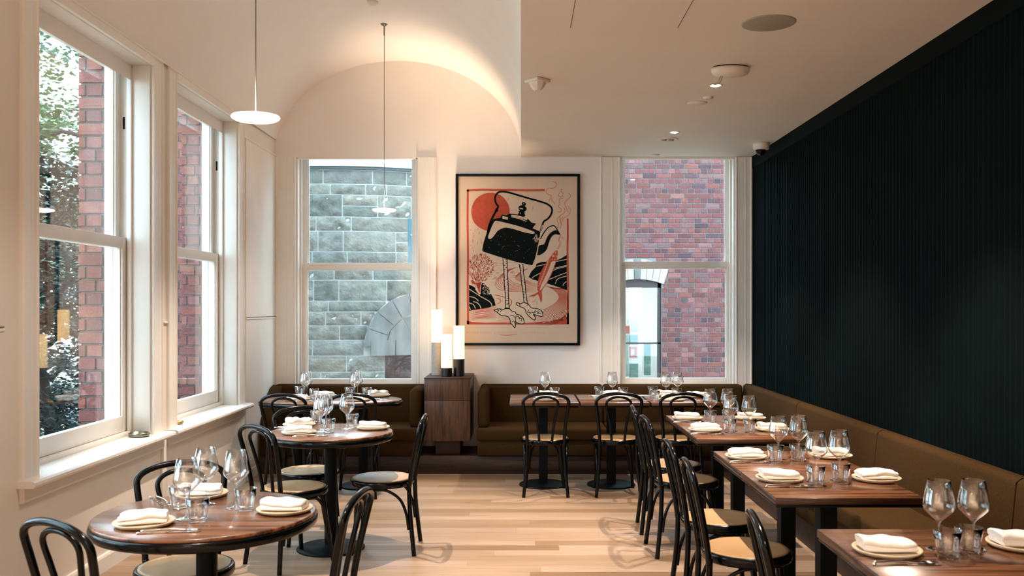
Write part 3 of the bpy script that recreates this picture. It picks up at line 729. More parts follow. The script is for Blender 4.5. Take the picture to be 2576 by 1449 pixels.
# ------------------------------------------------------------------ ceiling lights and devices
def downlight(x, y, z, power, label, tilt=(0,0,0), size=.02, vis=True, cone=84):
    t = thing('downlight', label, 'ceiling light', (x, y, z), 0, 'recessed ceiling downlights')
    m = MB(); m.lathe([(.026,-.001),(.040,-.003),(.046,-.002),(.048,.0),(.026,.0)], 'device_white', 28, closed=True); part('trim_ring', m, t)
    m = MB(); m.lathe([(0,-.006),(.018,-.006),(.026,-.002),(.026,.0),(0,.0)], 'downlight_glow', 20); part('lens', m, t)
    lamp('downlight_light', 'SPOT', (0,0,-.02), power, WARM, tilt, size, cone, .5, t)
downlight(1.31, 6.13, CH, 190, 'bright downlight in the flat ceiling, beside the emergency unit')
downlight(1.31, 7.78, CH, 150, 'bright downlight in the flat ceiling, the one nearest the back wall')
downlight(1.31, 4.33, CH, 245, 'downlight in the flat ceiling over the brightly lit right-hand table')
downlight(1.0, 1.4, CH, 110, 'added unseen fill downlight in the flat ceiling near the camera')  # added out of frame for fill
downlight(1.0, -1.2, CH, 380, 'added unseen fill downlight in the flat ceiling behind the camera', cone=110)  # fill light added behind the camera, lights the room by bounce
downlight(-1.22, 6.25, CH+b_-.001, 400, 'downlight at the top of the vault over the middle round table', cone=60)
downlight(-1.22, 2.4, CH+b_-.001, 280, 'downlight at the top of the vault near the camera', cone=66)
downlight(-1.22, -1.2, CH+b_-.001, 620, 'added unseen fill downlight at the top of the vault behind the camera', cone=110)  # second added fill behind the camera, brightens vault and walls

def disc_device(name, x, y, z, prof, mt, label, cat='ceiling fitting'):
    m = MB(); m.lathe(prof, mt, 40); o = link(name, m.mesh(name), None, (x, y, z)); tag(o, label, cat); return o
disc_device('ceiling_speaker', 1.30, 4.78, CH, [(0,-.006),(.128,-.006),(.139,-.003),(.141,0),(0,0)], 'device_grey', 'large round grey ceiling speaker grille', 'speaker')
disc_device('ceiling_vent', 1.29, 6.66, CH, [(0,-.004),(.066,-.004),(.072,0),(0,0)], 'device_white', 'flat round white ceiling cover just behind the first bright downlight', 'vent')
disc_device('sprinkler_plate', 1.33, 6.47, CH, [(0,-.012),(.034,-.012),(.038,-.004),(.038,0),(0,0)], 'device_white', 'small raised round ceiling cap between emergency unit and flat cover', 'sprinkler')
disc_device('sprinkler_plate', 1.325, 8.92, CH, [(0,-.012),(.034,-.012),(.038,-.004),(.038,0),(0,0)], 'device_white', 'small round ceiling cap right above the right back window', 'sprinkler')
disc_device('smoke_detector', -1.19, 7.29, CH+b_, [(0,-.030),(.028,-.028),(.042,-.014),(.045,0),(0,0)], 'device_white', 'small round detector at the top of the vault', 'smoke detector')
t = thing('gimbal_light', 'round ceiling fitting with two unlit lamps near the right back window', 'ceiling light', (1.305, 8.09, CH))
m = MB(); m.lathe([(0,-.004),(.080,-.010),(.090,-.006),(.092,0),(0,0)], 'device_white', 36); part('trim_ring', m, t)
for sx in (-.035, .03): m = MB(); m.lathe([(0,-.016),(.022,-.015),(.026,-.006),(0,-.006)], 'device_grey', 20, cx=sx); part('lens', m, t)
t = thing('motion_sensor', 'square white motion sensor on the flat ceiling near the vault edge', 'sensor', (.107, 5.97, CH), .75)
m = MB(); m.box(-.062,.062,-.062,.062,-.022,0,'device_white'); part('housing', m, t, .006, 2)
m = MB(); m.lathe([(0,-.075),(.022,-.073),(.045,-.05),(.058,-.022),(0,-.022)], 'device_white', 8, smooth=False); part('lens', m, t)
t = thing('emergency_light', 'white oval emergency unit hanging under the flat ceiling', 'emergency light', (1.302, 5.66, CH))
m = MB(); m.lathe([(0,-.058),(.085,-.056),(.112,-.044),(.120,-.022),(.119,-.008),(0,-.008)], 'device_white', 44, sy=.62); part('housing', m, t)
m = MB(); m.lathe([(0,-.009),(.108,-.009),(.108,0),(0,0)], 'black_metal', 40, sy=.6); part('mounting_plate', m, t)
m = MB(); m.tube(smoothpts([(-.06,.0,-.056),(-.07,.02,-.085),(-.09,.04,-.095),(-.105,.05,-.09)], 4), .0028, 'device_grey', 6); m.tube(smoothpts([(-.05,.0,-.056),(-.058,.02,-.088),(-.078,.04,-.10),(-.10,.05,-.094)], 4), .0028, 'device_grey', 6); part('cable', m, t)
t = thing('security_camera', 'white based dome camera with dark lens in the corner by the ribbed wall', 'security camera', (2.19, 8.30, CH))
m = MB(); m.lathe([(0,-.062),(.060,-.062),(.070,-.055),(.074,-.02),(.074,0),(0,0)], 'device_white', 36); part('housing', m, t)
m = MB(); m.lathe([(0,-.112),(.022,-.108),(.040,-.092),(.048,-.0625),(0,-.0625)], 'black_wood', 28, cx=-.004); part('dome', m, t)
m = MB()
m.box(.262,.265,3.6,4.86,CH-.0015,CH-.0002,'joint'); m.box(.835,.838,3.6,4.86,CH-.0015,CH-.0002,'joint'); m.box(.262,.838,3.6,3.603,CH-.0015,CH-.0002,'joint')
tag(link('access_panel', m.mesh('access_panel')), 'faint outline of an access panel in the flat ceiling', 'access panel')

# ------------------------------------------------------------------ framed print
PX = 9.0/F
fr = thing('framed_print', 'large framed print of a kettle on bird legs on the back wall', 'picture', (-.034, YB, 1.164))
m = MB(); x0, x1, z0, z1 = -.649, .583, 1.164, 2.866; w = .026; yy0, yy1 = YB-.042, YB-.001
m.box(x0, x0+w, yy0, yy1, z0, z1, 'frame_black'); m.box(x1-w, x1, yy0, yy1, z0, z1, 'frame_black')
m.box(x0+w, x1-w, yy0, yy1, z0, z0+w, 'frame_black'); m.box(x0+w, x1-w, yy0, yy1, z1-w, z1, 'frame_black')
def fpart(nm, m, bevel=0, par=None):
    o = link(nm, m.mesh(nm, bevel, 1), par or fr); 
    if not par: o.location = -Vector(fr.location)
    return o
fpart('frame', m, .001)
PY = YB-.022
m = MB(); m.box(x0+w, x1-w, PY, PY+.01, z0+w, z1-w, 'paper'); paper = fpart('print', m)
def Z(zx, zy):            # print drawing units to wall coordinates
    return ((1140+zx/6.3-1311)*PX, EYE-((430+zy/6.3)-771)*PX)
from mathutils.geometry import tessellate_polygon
def poly(m, pts, depth, mt, n=4, closed=True):
    P = [Vector((*p, 0)) for p in pts]
    if n > 1:
        q = [P[-1]]+P+[P[0], P[1]]; out = []
        for i in range(1, len(q)-2):
            p0, p1, p2, p3 = q[i-1], q[i], q[i+1], q[i+2]
            for k in range(n):
                t = k/n; out.append(.5*((2*p1)+(p2-p0)*t+(2*p0-5*p1+4*p2-p3)*t*t+(3*p1-p0-3*p2+p3)*t*t*t))
        P = out
    vs = [(Z(p.x, p.y)[0], PY-depth, Z(p.x, p.y)[1]) for p in P]
    tr = tessellate_polygon([[Vector((v[0], v[2], 0)) for v in vs]]); m.add(vs, [list(t) for t in tr], mt)
def stroke(m, pts, wd, depth, mt, n=5, taper=False):
    P = smoothpts([(*p, 0) for p in pts], n) if n > 1 else [Vector((*p, 0)) for p in pts]
    vs = []; N = len(P)
    for i, p in enumerate(P):
        t = (P[min(i+1,N-1)]-P[max(i-1,0)]); t = t.normalized() if t.length else Vector((1,0,0)); nr = Vector((-t.y, t.x, 0))
        ww = wd/2*((math.sin(PI*(i+.4)/(N-.2))*.85+.15) if taper else 1)
        for s in (-1, 1):
            q = p+nr*ww*s; c = Z(q.x, q.y); vs.append((c[0], PY-depth, c[1]))
    m.add(vs, [(2*i, 2*i+1, 2*i+3, 2*i+2) for i in range(N-1)], mt)
L1, L2, L3, L4 = .0004, .0008, .0012, .0016
rr = random.Random(4)
red = MB()
# border
stroke(red, [(212,305),(450,292),(640,295),(900,296),(1180,303),(1455,298)], 34, L1, 'ink_red')
stroke(red, [(229,292),(226,800),(232,1300),(228,1800),(234,2430)], 32, L1, 'ink_red')
stroke(red, [(1816,750),(1818,1000),(1814,1300),(1824,1800),(1820,2430)], 30, L1, 'ink_red')
poly(red, [(212,2370),(300,2395),(500,2405),(800,2400),(1100,2412),(1300,2400),(1500,2385),(1700,2340),(1835,2240),(1838,2432),(1500,2436),(900,2436),(214,2434)], L1, 'ink_red', 1)
poly(red, [(590+308*math.cos(a*PI/16)+rr.uniform(-4,4), 643+305*math.sin(a*PI/16)) for a in range(32)], L1, 'ink_red', 2)
# tree: branch strokes in a crown
for k in range(560):
    a = rr.uniform(0, 2*PI); q = math.sqrt(rr.random()); x = 430+200*q*math.cos(a)+0; y = 1540+215*q*math.sin(a)
    if x < 248 or (y > 1700 and abs(x-380) > 150): continue
    ang = math.atan2(y-1800, x-390)+rr.uniform(-.6,.6); l = rr.uniform(10,26)
    stroke(red, [(x,y),(x+l*math.cos(ang)+3,y+l*math.sin(ang)),(x+1.6*l*math.cos(ang+.3),y+1.6*l*math.sin(ang+.3))], rr.uniform(3,6), L1, 'ink_red', 2)
for x in (300,340,365,385,405,425,450,480): stroke(red, [(380+(x-390)*.25,1860),(x,1700),(x+(x-390)*.5,1560)], 8, L1, 'ink_red', 3, True)
poly(red, [(280,1730),(330,1745),(360,1780),(440,1760),(425,1850),(430,1930),(395,1900),(370,1800),(300,1790)], L1, 'ink_red', 2)
# river contour strokes
for k in range(9):
    o = k*26
    stroke(red, [(1010-o*.6,1525+o*.1),(880-o*.5,1590+o*.2),(870-o*1.0,1680+o*.5),(960-o*.9,1770+o*.6),(1150-o*.3,1810+o*.5),(1330,1830+o*.45)], 7, L1, 'ink_red', 5, True)
for k in range(7):
    o = k*22
    stroke(red, [(1200-o*.2,1545+o*.1),(1090-o*.4,1580+o*.3),(1060-o*.5,1660+o*.4),(1180,1740+o*.4),(1340,1790+o*.4)], 6, L1, 'ink_red', 5, True)
for k in range(14):
    o = k*17
    stroke(red, [(1440+o*.6,1800+o*.3),(1600+o*.7,1890-o*.1),(1680+o*.62,2010),(1560+o*1.05,2140+o*.6),(1350+o*1.1,2230+o*.9),(1130+o*1.0,2300+o*.65)], 9, L1, 'ink_red', 5, True)
for k in range(16):
    y = 2180+k*13
    stroke(red, [(255,y+10),(420,y-25+rr.uniform(-12,12)),(600,y-42),(700,y-45)], 6, L1, 'ink_red', 4, True)
for k in range(7): stroke(red, [(700,2280+k*18),(860,2250+k*22),(960,2330+k*10)], 5, L1, 'ink_red', 4, True)
stroke(red, [(640,1960),(760,1985),(840,2010)], 12, L1, 'ink_red', 4, True); stroke(red, [(660,2010),(735,2030),(745,2080),(690,2110)], 12, L1, 'ink_red', 5, True)
stroke(red, [(890,2020),(925,2060),(915,2120),(880,2150)], 16, L1, 'ink_red', 5, True)
for k in range(60):
    x = rr.uniform(600,1000); y = rr.uniform(1440,1720); stroke(red, [(x,y),(x+rr.uniform(20,60),y+rr.uniform(-3,3))], 4, L1, 'ink_red', 1)
for k in range(34):
    x, y = rr.choice([(rr.uniform(260,460), rr.uniform(890,1240)), (rr.uniform(860,1330), rr.uniform(360,620)), (rr.uniform(1130,1330), rr.uniform(1960,2080))])
    stroke(red, [(x,y),(x-rr.uniform(-8,14),y+rr.uniform(14,60))], 5, L1, 'ink_red', 1)
# steam
for pts in ([(1575,165),(1630,180),(1632,240),(1580,268),(1530,268)], [(1515,265),(1475,305),(1480,345),(1520,372),(1555,385),(1545,430),(1522,468)], [(1570,425),(1565,460),(1600,500),(1608,525)],
            [(1740,290),(1715,285),(1712,325),(1740,350),(1728,395),(1690,408),(1668,375),(1690,340)], [(1752,400),(1735,432),(1690,440),(1680,470),(1695,510),(1670,560),(1710,600),(1712,630),(1680,652),(1655,635)],
            [(1830,350),(1862,375),(1850,415),(1790,470),(1770,520),(1800,590),(1820,650)], [(1820,545),(1855,590),(1855,660),(1810,710),(1745,750),(1735,800)], [(1760,580),(1775,640),(1720,690),(1660,740),(1650,790),(1672,830),(1655,910)],
            [(1700,700),(1690,770),(1720,830),(1690,920)], [(1740,720),(1700,780),(1715,850)]):
    stroke(red, pts, 7, L1, 'ink_red', 5)
stroke(red, [(1690,980),(1705,1030),(1672,1090),(1690,1150),(1650,1230)], 6, L1, 'ink_red'); stroke(red, [(1700,1000),(1680,1080),(1712,1140),(1665,1235)], 6, L1, 'ink_red')
stroke(red, [(1715,1060),(1735,1045),(1745,1065),(1722,1080)], 6, L1, 'ink_red')
fpart('red_artwork', red, 0, paper)
# fish
fish = MB()
fo = [(1640,1255),(1600,1285),(1530,1375),(1450,1490),(1380,1620),(1345,1750),(1335,1880),(1350,1910),(1300,1945),(1190,1990),(1290,1985),(1345,1955),(1370,2020),(1395,2095),(1412,2000),(1408,1900),(1480,1790),(1560,1640),(1620,1480),(1650,1380),(1658,1280)]
poly(fish, fo, L2, 'ink_red', 3)
poly(fish, [(1560,1440),(1620,1430),(1605,1500),(1540,1650),(1460,1800),(1395,1880),(1375,1890),(1385,1830),(1440,1720),(1500,1590),(1535,1500)], L3, 'paper', 3)
for k in range(11):
    x = 1350+k*14; y = 1830-k*38; stroke(fish, [(x-2,y),(x+42,y-52)], 7, L3, 'paper', 1)
for (x, y, r) in ((1590,1345,20),(1625,1290,10),(1610,1400,9),(1575,1400,8),(1640,1350,9)): poly(fish, [(x+r*math.cos(a), y+r*math.sin(a)) for a in [i*PI/4 for i in range(8)]], L3, 'paper', 1)
poly(fish, [(1590+7*math.cos(a), 1345+7*math.sin(a)) for a in [i*PI/4 for i in range(8)]], L4, 'ink_red', 1)
stroke(fish, [(1470,1620),(1400,1760),(1380,1850)], 9, L4, 'ink_red', 3)
fpart('fish_artwork', fish, 0, paper)
blk = MB()
# hills
hr = [(1800,1330),(1700,1390),(1600,1430),(1400,1440),(1320,1470),(1310,1520),(1240,1590),(1195,1680),(1260,1720),(1480,1780),(1640,1830),(1806,1890)]
poly(blk, hr, L1+.0001, 'ink_black', 1)
for pts in ([(1320,1510),(1500,1470),(1650,1430),(1800,1400)], [(1250,1700),(1300,1660),(1500,1570),(1800,1495)], [(1520,1720),(1640,1670),(1800,1610)], [(1620,1790),(1660,1710),(1800,1665)], [(1740,1820),(1760,1780),(1800,1750)], [(1500,1640),(1620,1560),(1800,1510)]):
    stroke(blk, pts, 11, L1+.0003, 'paper')
poly(blk, [(248,1800),(330,1835),(420,1950),(600,1950),(650,2040),(672,2130),(560,2165),(300,2205),(250,2220)], L1+.0001, 'ink_black', 1)
for pts in ([(250,1870),(420,1980),(560,2060),(605,2110),(612,2155)], [(255,1990),(340,2010),(400,2062)], [(315,2070),(380,2090),(425,2140),(435,2180)], [(250,2090),(320,2120),(350,2180)], [(250,2150),(272,2200)], [(350,1870),(380,1910),(415,1960)]):
    stroke(blk, pts, 12, L1+.0003, 'paper')
poly(blk, [(440,1970),(438,1850),(450,1785),(480,1775),(520,1820),(560,1850),(580,1930),(520,1950)], L1+.0001, 'ink_black', 2)
for k in range(70):
    x = rr.uniform(448,570); y = rr.uniform(1790,1950)
    if x > 500 and y < 1830: continue
    stroke(blk, [(x,y),(x+rr.uniform(4,12),y+rr.uniform(4,10))], 8, L1+.0003, 'paper', 1)
# handle
stroke(blk, [(700,640),(695,600),(712,560),(680,510),(662,440),(675,380),(730,328),(840,328),(1000,370),(1200,430),(1380,480),(1500,525),(1565,590),(1555,680),(1500,755),(1440,795),(1420,840),(1400,900),(1385,950)], 30, L3, 'ink_black', 6)
stroke(blk, [(690,590),(668,650),(620,740),(570,860),(545,990)], 34, L3, 'ink_black', 4)
# body
body = [(640,755),(600,800),(560,880),(520,1010),(480,1130),(458,1250),(470,1275),(700,1350),(1000,1440),(1255,1495),(1300,1380),(1350,1160),(1385,960),(1260,905),(1315,830),(1245,815),(1190,760),(1060,690),(900,670),(840,700),(770,685),(745,740)]
poly(blk, body, L3, 'ink_black', 1)
poly(blk, [(655,800),(700,790),(900,835),(1080,885),(1260,950),(1290,975),(1270,992),(1150,975),(1000,930),(860,895),(780,905),(700,950),(650,1020),(600,1070),(565,1072),(552,1040),(580,960),(620,860)], L4, 'paper', 3)
poly(blk, [(780,710),(870,730),(862,770),(775,750)], L4, 'paper', 1)
poly(blk, [(915,690),(1000,695),(1180,745),(1170,778),(1040,742),(925,712)], L4, 'paper', 1)
stroke(blk, [(918,722),(1040,750),(1160,795)], 11, L4, 'paper', 1)
# knob
for (cx, cy, rx, ry) in ((1120,518,34,30),(1100,590,66,50),(1085,650,52,26),(1085,690,60,30)): poly(blk, [(cx+rx*math.cos(a)-ry*.1*math.sin(a), cy+ry*math.sin(a)+rx*.2*math.cos(a)) for a in [i*PI/8 for i in range(16)]], L3, 'ink_black', 1)
poly(blk, [(1055,580),(1110,590),(1105,606),(1052,596)], L4, 'paper', 1); poly(blk, [(1112,508),(1124,508),(1122,522),(1112,522)], L4, 'paper', 1); stroke(blk, [(1060,655),(1075,680)], 10, L4, 'paper', 1)
# spout
poly(blk, [(1330,1335),(1360,1180),(1440,1160),(1475,1080),(1520,1000),(1590,945),(1650,940),(1692,1010),(1620,1000),(1560,1040),(1520,1130),(1490,1230),(1430,1300)], L3, 'ink_black', 2)
poly(blk, [(1350,1160),(1400,1060),(1470,950),(1540,880),(1600,865),(1650,925),(1600,935),(1540,965),(1490,1030),(1440,1130),(1380,1180)], L2, 'paper', 2)
stroke(blk, [(1385,1075),(1430,990),(1500,900),(1560,868),(1610,872),(1650,930),(1692,1005)], 18, L3, 'ink_black')
stroke(blk, [(1350,1170),(1330,1310)], 14, L4, 'paper', 1); stroke(blk, [(1390,940),(1400,900),(1420,850)], 12, L4, 'paper', 1)
for k in range(12): stroke(blk, [(rr.uniform(1260,1340), rr.uniform(1070,1150)),(rr.uniform(1300,1370), rr.uniform(1000,1100))], 6, L4, 'paper', 1)
for k in range(46):
    x = rr.uniform(560,1280); y = rr.uniform(940,1400); q = rr.uniform(3,8)
    if y > 1270+(x-470)*.24: continue
    poly(blk, [(x,y),(x+q,y+2),(x+q,y+q),(x-1,y+q)], L4, 'paper', 1)
# legs and feet
for (xa, ya, xb, yb, w1) in ((820,1385,860,2190,62),(1075,1470,1150,2090,56)):
    leg = [(xa-w1/2,ya),(xa+w1/2,ya),((xa+xb)/2+w1*.42,(ya+yb)/2),(xb+w1*.45,yb),(xb-w1*.45,yb),((xa+xb)/2-w1*.42,(ya+yb)/2)]
    poly(blk, leg, L2, 'paper', 1)
    for s in (-1, 1):
        stroke(blk, [(xa+s*w1*.55,ya),(xa*.75+xb*.25+s*w1*.42,ya*.75+yb*.25),((xa+xb)/2+s*w1*.5,(ya+yb)/2),(xa*.3+xb*.7+s*w1*.40,ya*.3+yb*.7),(xb+s*w1*.48,yb)], 13, L3, 'ink_black')
    for k in range(26):
        u = (k+.5)/26; x = xa+(xb-xa)*u; y = ya+(yb-ya)*u; s = rr.choice([-1,1])
        stroke(blk, [(x+s*w1*.45,y),(x+s*w1*rr.uniform(-.1,.25),y+rr.uniform(-6,6))], rr.uniform(5,12), L3, 'ink_black', 1)
foot1 = [(830,2170),(795,2195),(720,2185),(645,2205),(690,2235),(760,2290),(860,2305),(900,2360),(905,2410),(940,2440),(975,2488),(990,2440),(985,2390),(1040,2420),(1110,2425),(1125,2400),(1110,2340),(1060,2285),(1000,2270),(980,2235),(920,2215),(890,2180)]
foot2 = [(1110,2080),(1075,2105),(1010,2085),(1000,2115),(1060,2150),(1130,2180),(1160,2250),(1210,2310),(1290,2365),(1300,2320),(1270,2270),(1330,2290),(1415,2305),(1420,2265),(1390,2205),(1320,2180),(1240,2170),(1190,2110)]
for fp in (foot1, foot2):
    poly(blk, fp, L2, 'paper', 2); stroke(blk, fp+[fp[0]], 13, L3, 'ink_black', 3)
for pts in ([(905,2300),(940,2290),(985,2330),(990,2390)], [(1000,2290),(990,2320),(1040,2300),(1040,2340)], [(1070,2300),(1050,2340),(1090,2340),(1075,2380)], [(930,2400),(960,2380),(980,2420)], [(690,2200),(720,2210),(700,2235)], [(740,2195),(760,2210),(745,2240)],
            [(1200,2200),(1180,2240),(1230,2240),(1210,2280)], [(1240,2250),(1270,2240),(1300,2300)], [(1310,2200),(1290,2240),(1340,2230),(1330,2270)], [(1370,2220),(1350,2260),(1400,2250)], [(1040,2100),(1060,2120),(1050,2140)], [(840,2060),(880,2060),(870,2100),(840,2110)], [(1150,2100),(1190,2100),(1170,2140)]):
    stroke(blk, pts, 10, L3, 'ink_black', 4)
fpart('kettle_artwork', blk, 0, paper)
for k in range(160):
    pass
sp = MB()
for k in range(150):
    x = rr.uniform(1400,1800); y = rr.uniform(2190,2410)
    if y < 2410-(x-1400)*.55 or y > 2425-(x-1400)*.28: continue
    stroke(sp, [(x,y),(x+rr.uniform(-5,8),y+rr.uniform(8,16))], 8, L2, 'paper', 1)
for k in range(120):
    x = rr.uniform(1560,1800); y = rr.uniform(2150,2380)
    if y < 2400-(x-1400)*.6: continue
    stroke(sp, [(x,y),(x+rr.uniform(-5,8),y+rr.uniform(6,14))], 6, L1, 'ink_red', 1)
fpart('stipple_artwork', sp, 0, paper)
def text_mesh(body, size, x, z, mt, parent, name, y, spacing=1.0, extr=0):
    c = bpy.data.curves.new(name, 'FONT'); c.body = body; c.size = size; c.space_character = spacing; c.extrude = extr
    o = bpy.data.objects.new(name, c); COL.objects.link(o); o.rotation_euler = (PI/2,0,0); o.location = (x, y, z)
    bpy.context.view_layer.update()
    dg = bpy.context.evaluated_depsgraph_get(); me = bpy.data.meshes.new_from_object(o.evaluated_get(dg)); me.transform(o.matrix_world)
    bpy.data.objects.remove(o); me.materials.clear(); me.materials.append(MATS[mt]); return link(name, me, parent)
def fit_text(body, zx0, zx1, zyb, h, name, mt='ink_pink'):
    xa, zb = Z(zx0, zyb); xb, _ = Z(zx1, zyb)
    o = text_mesh(body, h*PX/6.3*1.38, 0, 0, mt, paper, name, 0)
    xs = [v.co.x for v in o.data.vertices]; w0 = max(xs)-min(xs); mn = min(xs)
    for v in o.data.vertices: v.co.x = xa+(v.co.x-mn)*(xb-xa)/w0; v.co.z += zb; v.co.y = PY-L1
    return o
fit_text('ROBBIE NOBLE', 212, 610, 2580, 34, 'lettering'); fit_text('@', 640, 668, 2580, 26, 'lettering')
fit_text('RESIDENCE', 700, 1012, 2580, 34, 'lettering'); fit_text('WINTER 2023', 1085, 1448, 2580, 34, 'lettering')
fit_text('PRINTED IN THE KITCHEN, EDITION OF'[:0] or '-------------------------', 1520, 1835, 2562, 14, 'lettering'); fit_text('------------------------', 1520, 1790, 2585, 14, 'lettering')
ul = MB(); stroke(ul, [(725,2598),(850,2604),(1010,2594)], 9, L1, 'ink_red', 4, True); fpart('underline', ul, 0, paper)

# ------------------------------------------------------------------ outside: brick and stone
BR = [(0.128,0.037,0.035),(0.149,0.045,0.039),(0.133,0.041,0.039),(0.112,0.034,0.035),(0.166,0.065,0.059),(0.096,0.032,0.033),(0.139,0.049,0.048),(0.128,0.061,0.059),(0.064,0.030,0.035),(0.144,0.041,0.033),(0.122,0.036,0.033)]
def cut(a, b, holes):
    segs = [(a, b)]
    for h0, h1 in holes:
        out = []
        for p, q in segs:
            if h1 <= p or h0 >= q: out.append((p, q)); continue
            if h0 > p: out.append((p, h0))
            if h1 < q: out.append((h1, q))
        segs = out
    return segs
def brick_face(m, u0, u1, z0, z1, place, rng, course=.0845, L=.235, H=.1125, gap=.010, depth=.012, hole=None, palette=BR):
    # place(u, z, outward) -> 3D point; hole(z, zt) -> list of u intervals left free
    row = 0; z = z0
    while z < z1-.01:
        zt = min(z+course-gap, z1); st = (row % 2 == 0); hs = hole(z, zt) if hole else []
        u = u0 - (rng.choice([0,.06,.11]) if st else .055)
        while u < u1:
            w = L-gap if st else H-gap
            for a, b in cut(max(u, u0), min(u+w, u1), hs):
                if b-a < .012: continue
                c = rng.choice(palette); k = rng.uniform(.82,1.18); tone = (c[0]*k, c[1]*k, c[2]*k)
                d = depth+rng.uniform(-.002,.003); e = .004
                vs = [place(a,z,0),place(b,z,0),place(b,zt,0),place(a,zt,0),place(a+e,z+e,d),place(b-e,z+e,d),place(b-e,zt-e,d),place(a+e,zt-e,d)]
                m.add(vs, [(4,5,6,7),(0,1,5,4),(1,2,6,5),(2,3,7,6),(3,0,4,7)], 'brick', False, tone)
            u += w+gap
        z += course; row += 1
rg = random.Random(11)
BY = 15.5
wx0, wx1, wz0, wz1 = 1.56, 2.39, -.35, 1.96
def hole_(z, zt):
    out = []
    if zt > wz0 and z < 1.93: out.append((wx0-.01, wx1+.01))
    if zt > 1.90 and z < 2.37:
        k = min(1, max(0, ((z+zt)/2-1.93)/.26)); hw = .455+.08*k; out.append((1.975-hw, 1.975+hw)) if z < 2.19 else None
        if z >= 2.19: hw = .535*math.sqrt(max(0, (2.36-z)/.17)); out.append((1.975-hw, 1.975+hw))
    return out
m = MB()
brick_face(m, .2, 7.2, -1.0, 7.0, lambda u, z, o: (u, BY-o, z), rg, hole=hole_)
m.box(.2, wx0, BY, BY+.3, -1, 7, 'mortar'); m.box(wx1, 7.2, BY, BY+.3, -1, 7, 'mortar'); m.box(wx0, wx1, BY, BY+.3, -1, wz0, 'mortar'); m.box(wx0, wx1, BY, BY+.3, 2.02, 7, 'mortar')
bb = thing('brick_building', 'red brick building across the yard, seen through the right back window', 'building', (2, BY, -.8))
def npart(nm, m, root, bevel=0): o = link(nm, m.mesh(nm, bevel, 2), root); o.location = -Vector(root.location); return o
npart('brick_wall', m, bb)
# arch of sandstone voussoirs
def arch_pt(t, outer):
    # t -1..1
    x = 1.975+t*(.455 if not outer else .535); z = (2.015-.085*t*t) if not outer else (2.36-.17*t*t)
    return x, z
va = MB()
for k in range(9):
    t0 = -1+2*k/9+.006; t1 = -1+2*(k+1)/9-.006
    p = [arch_pt(t0,0), arch_pt(t1,0), arch_pt(t1,1), arch_pt(t0,1)]
    ex = .045 if k == 4 else .03
    va.prism(p, BY-ex, BY+.02, 'sandstone' if k != 4 else 'smooth_stone', 'y')
npart('window_arch', va, bb, .004)
wf = MB()
wf.box(wx1-.055, wx1+.02, BY+.06, BY+.14, wz0, 1.98, 'window_brown'); wf.box(wx0-.02, wx0+.055, BY+.06, BY+.14, wz0, 1.98, 'window_brown')
wf.box(wx0, wx1, BY+.06, BY+.14, 1.87, 2.02, 'window_brown'); wf.box(wx0, wx1, BY+.06, BY+.12, .905, .935, 'window_brown'); wf.box(wx0, wx1, BY+.05, BY+.14, wz0, wz0+.06, 'window_brown')
wfo = npart('window', wf, bb)
g = MB(); g.box(wx0+.05, wx1-.05, BY+.09, BY+.095, wz0+.05, 1.88, 'pane_glass'); o = link('pane', g.mesh('pane'), wfo)
rm = MB(); a0, a1, c0, c1 = .9, 3.3, BY+.3, BY+3.6
for bx in ((a0-.05,a0,c0,c1,-.8,2.3),(a1,a1+.05,c0,c1,-.8,2.3),(a0,a1,c1,c1+.05,-.8,2.3),(a0,a1,c0,c1,2.25,2.3),(a0,a1,c0,c1,-.85,-.8)): rm.box(*bx,'white_room')
rm.box(a0, 1.98, BY+1.5, BY+1.56, 1.15, 2.25, 'white_room'); rm.box(2.1,2.35,BY+2.2,BY+2.4,-.8,2.25,'white_room')
npart('lit_room', rm, bb)
bo = MB(); bo.box(1.3,1.99,BY+1.7,BY+1.74,.92,1.15,'board_grey'); bo.box(2.12,2.28,BY+2.16,BY+2.19,1.10,1.38,'board_grey'); bo.box(2.10,2.27,BY+2.15,BY+2.18,.70,1.00,'teal_board'); bo.box(2.10,2.27,BY+2.15,BY+2.18,.12,.44,'teal_board')
bo.box(1.60,1.68,BY+1.0,BY+1.03,-.2,.7,'teal_board'); bo.box(2.42,2.55,BY+2.4,BY+2.43,.2,.82,'teal_board'); bo.box(2.02,2.08,BY+2.1,BY+2.13,.2,1.3,'board_grey')
npart('notice_board', bo, bb)
no = MB(); no.box(1.90,2.02,BY+1.3,BY+1.31,1.02,1.22,'notice_white'); no.box(1.92,2.00,BY+1.29,BY+1.30,1.05,1.19,'notice_red')
no.box(1.98,2.16,BY+1.3,BY+1.31,.58,.84,'notice_white'); no.box(2.0,2.14,BY+1.29,BY+1.30,.61,.81,'notice_red'); no.box(2.03,2.09,BY+1.285,BY+1.29,.66,.76,'notice_white')
npart('poster', no, bb)
l_ = lamp('room_light', 'AREA', (2.1, BY+1.6, 2.2), 42, (.92,1.0,1.0), (0,0,0), 1.2)

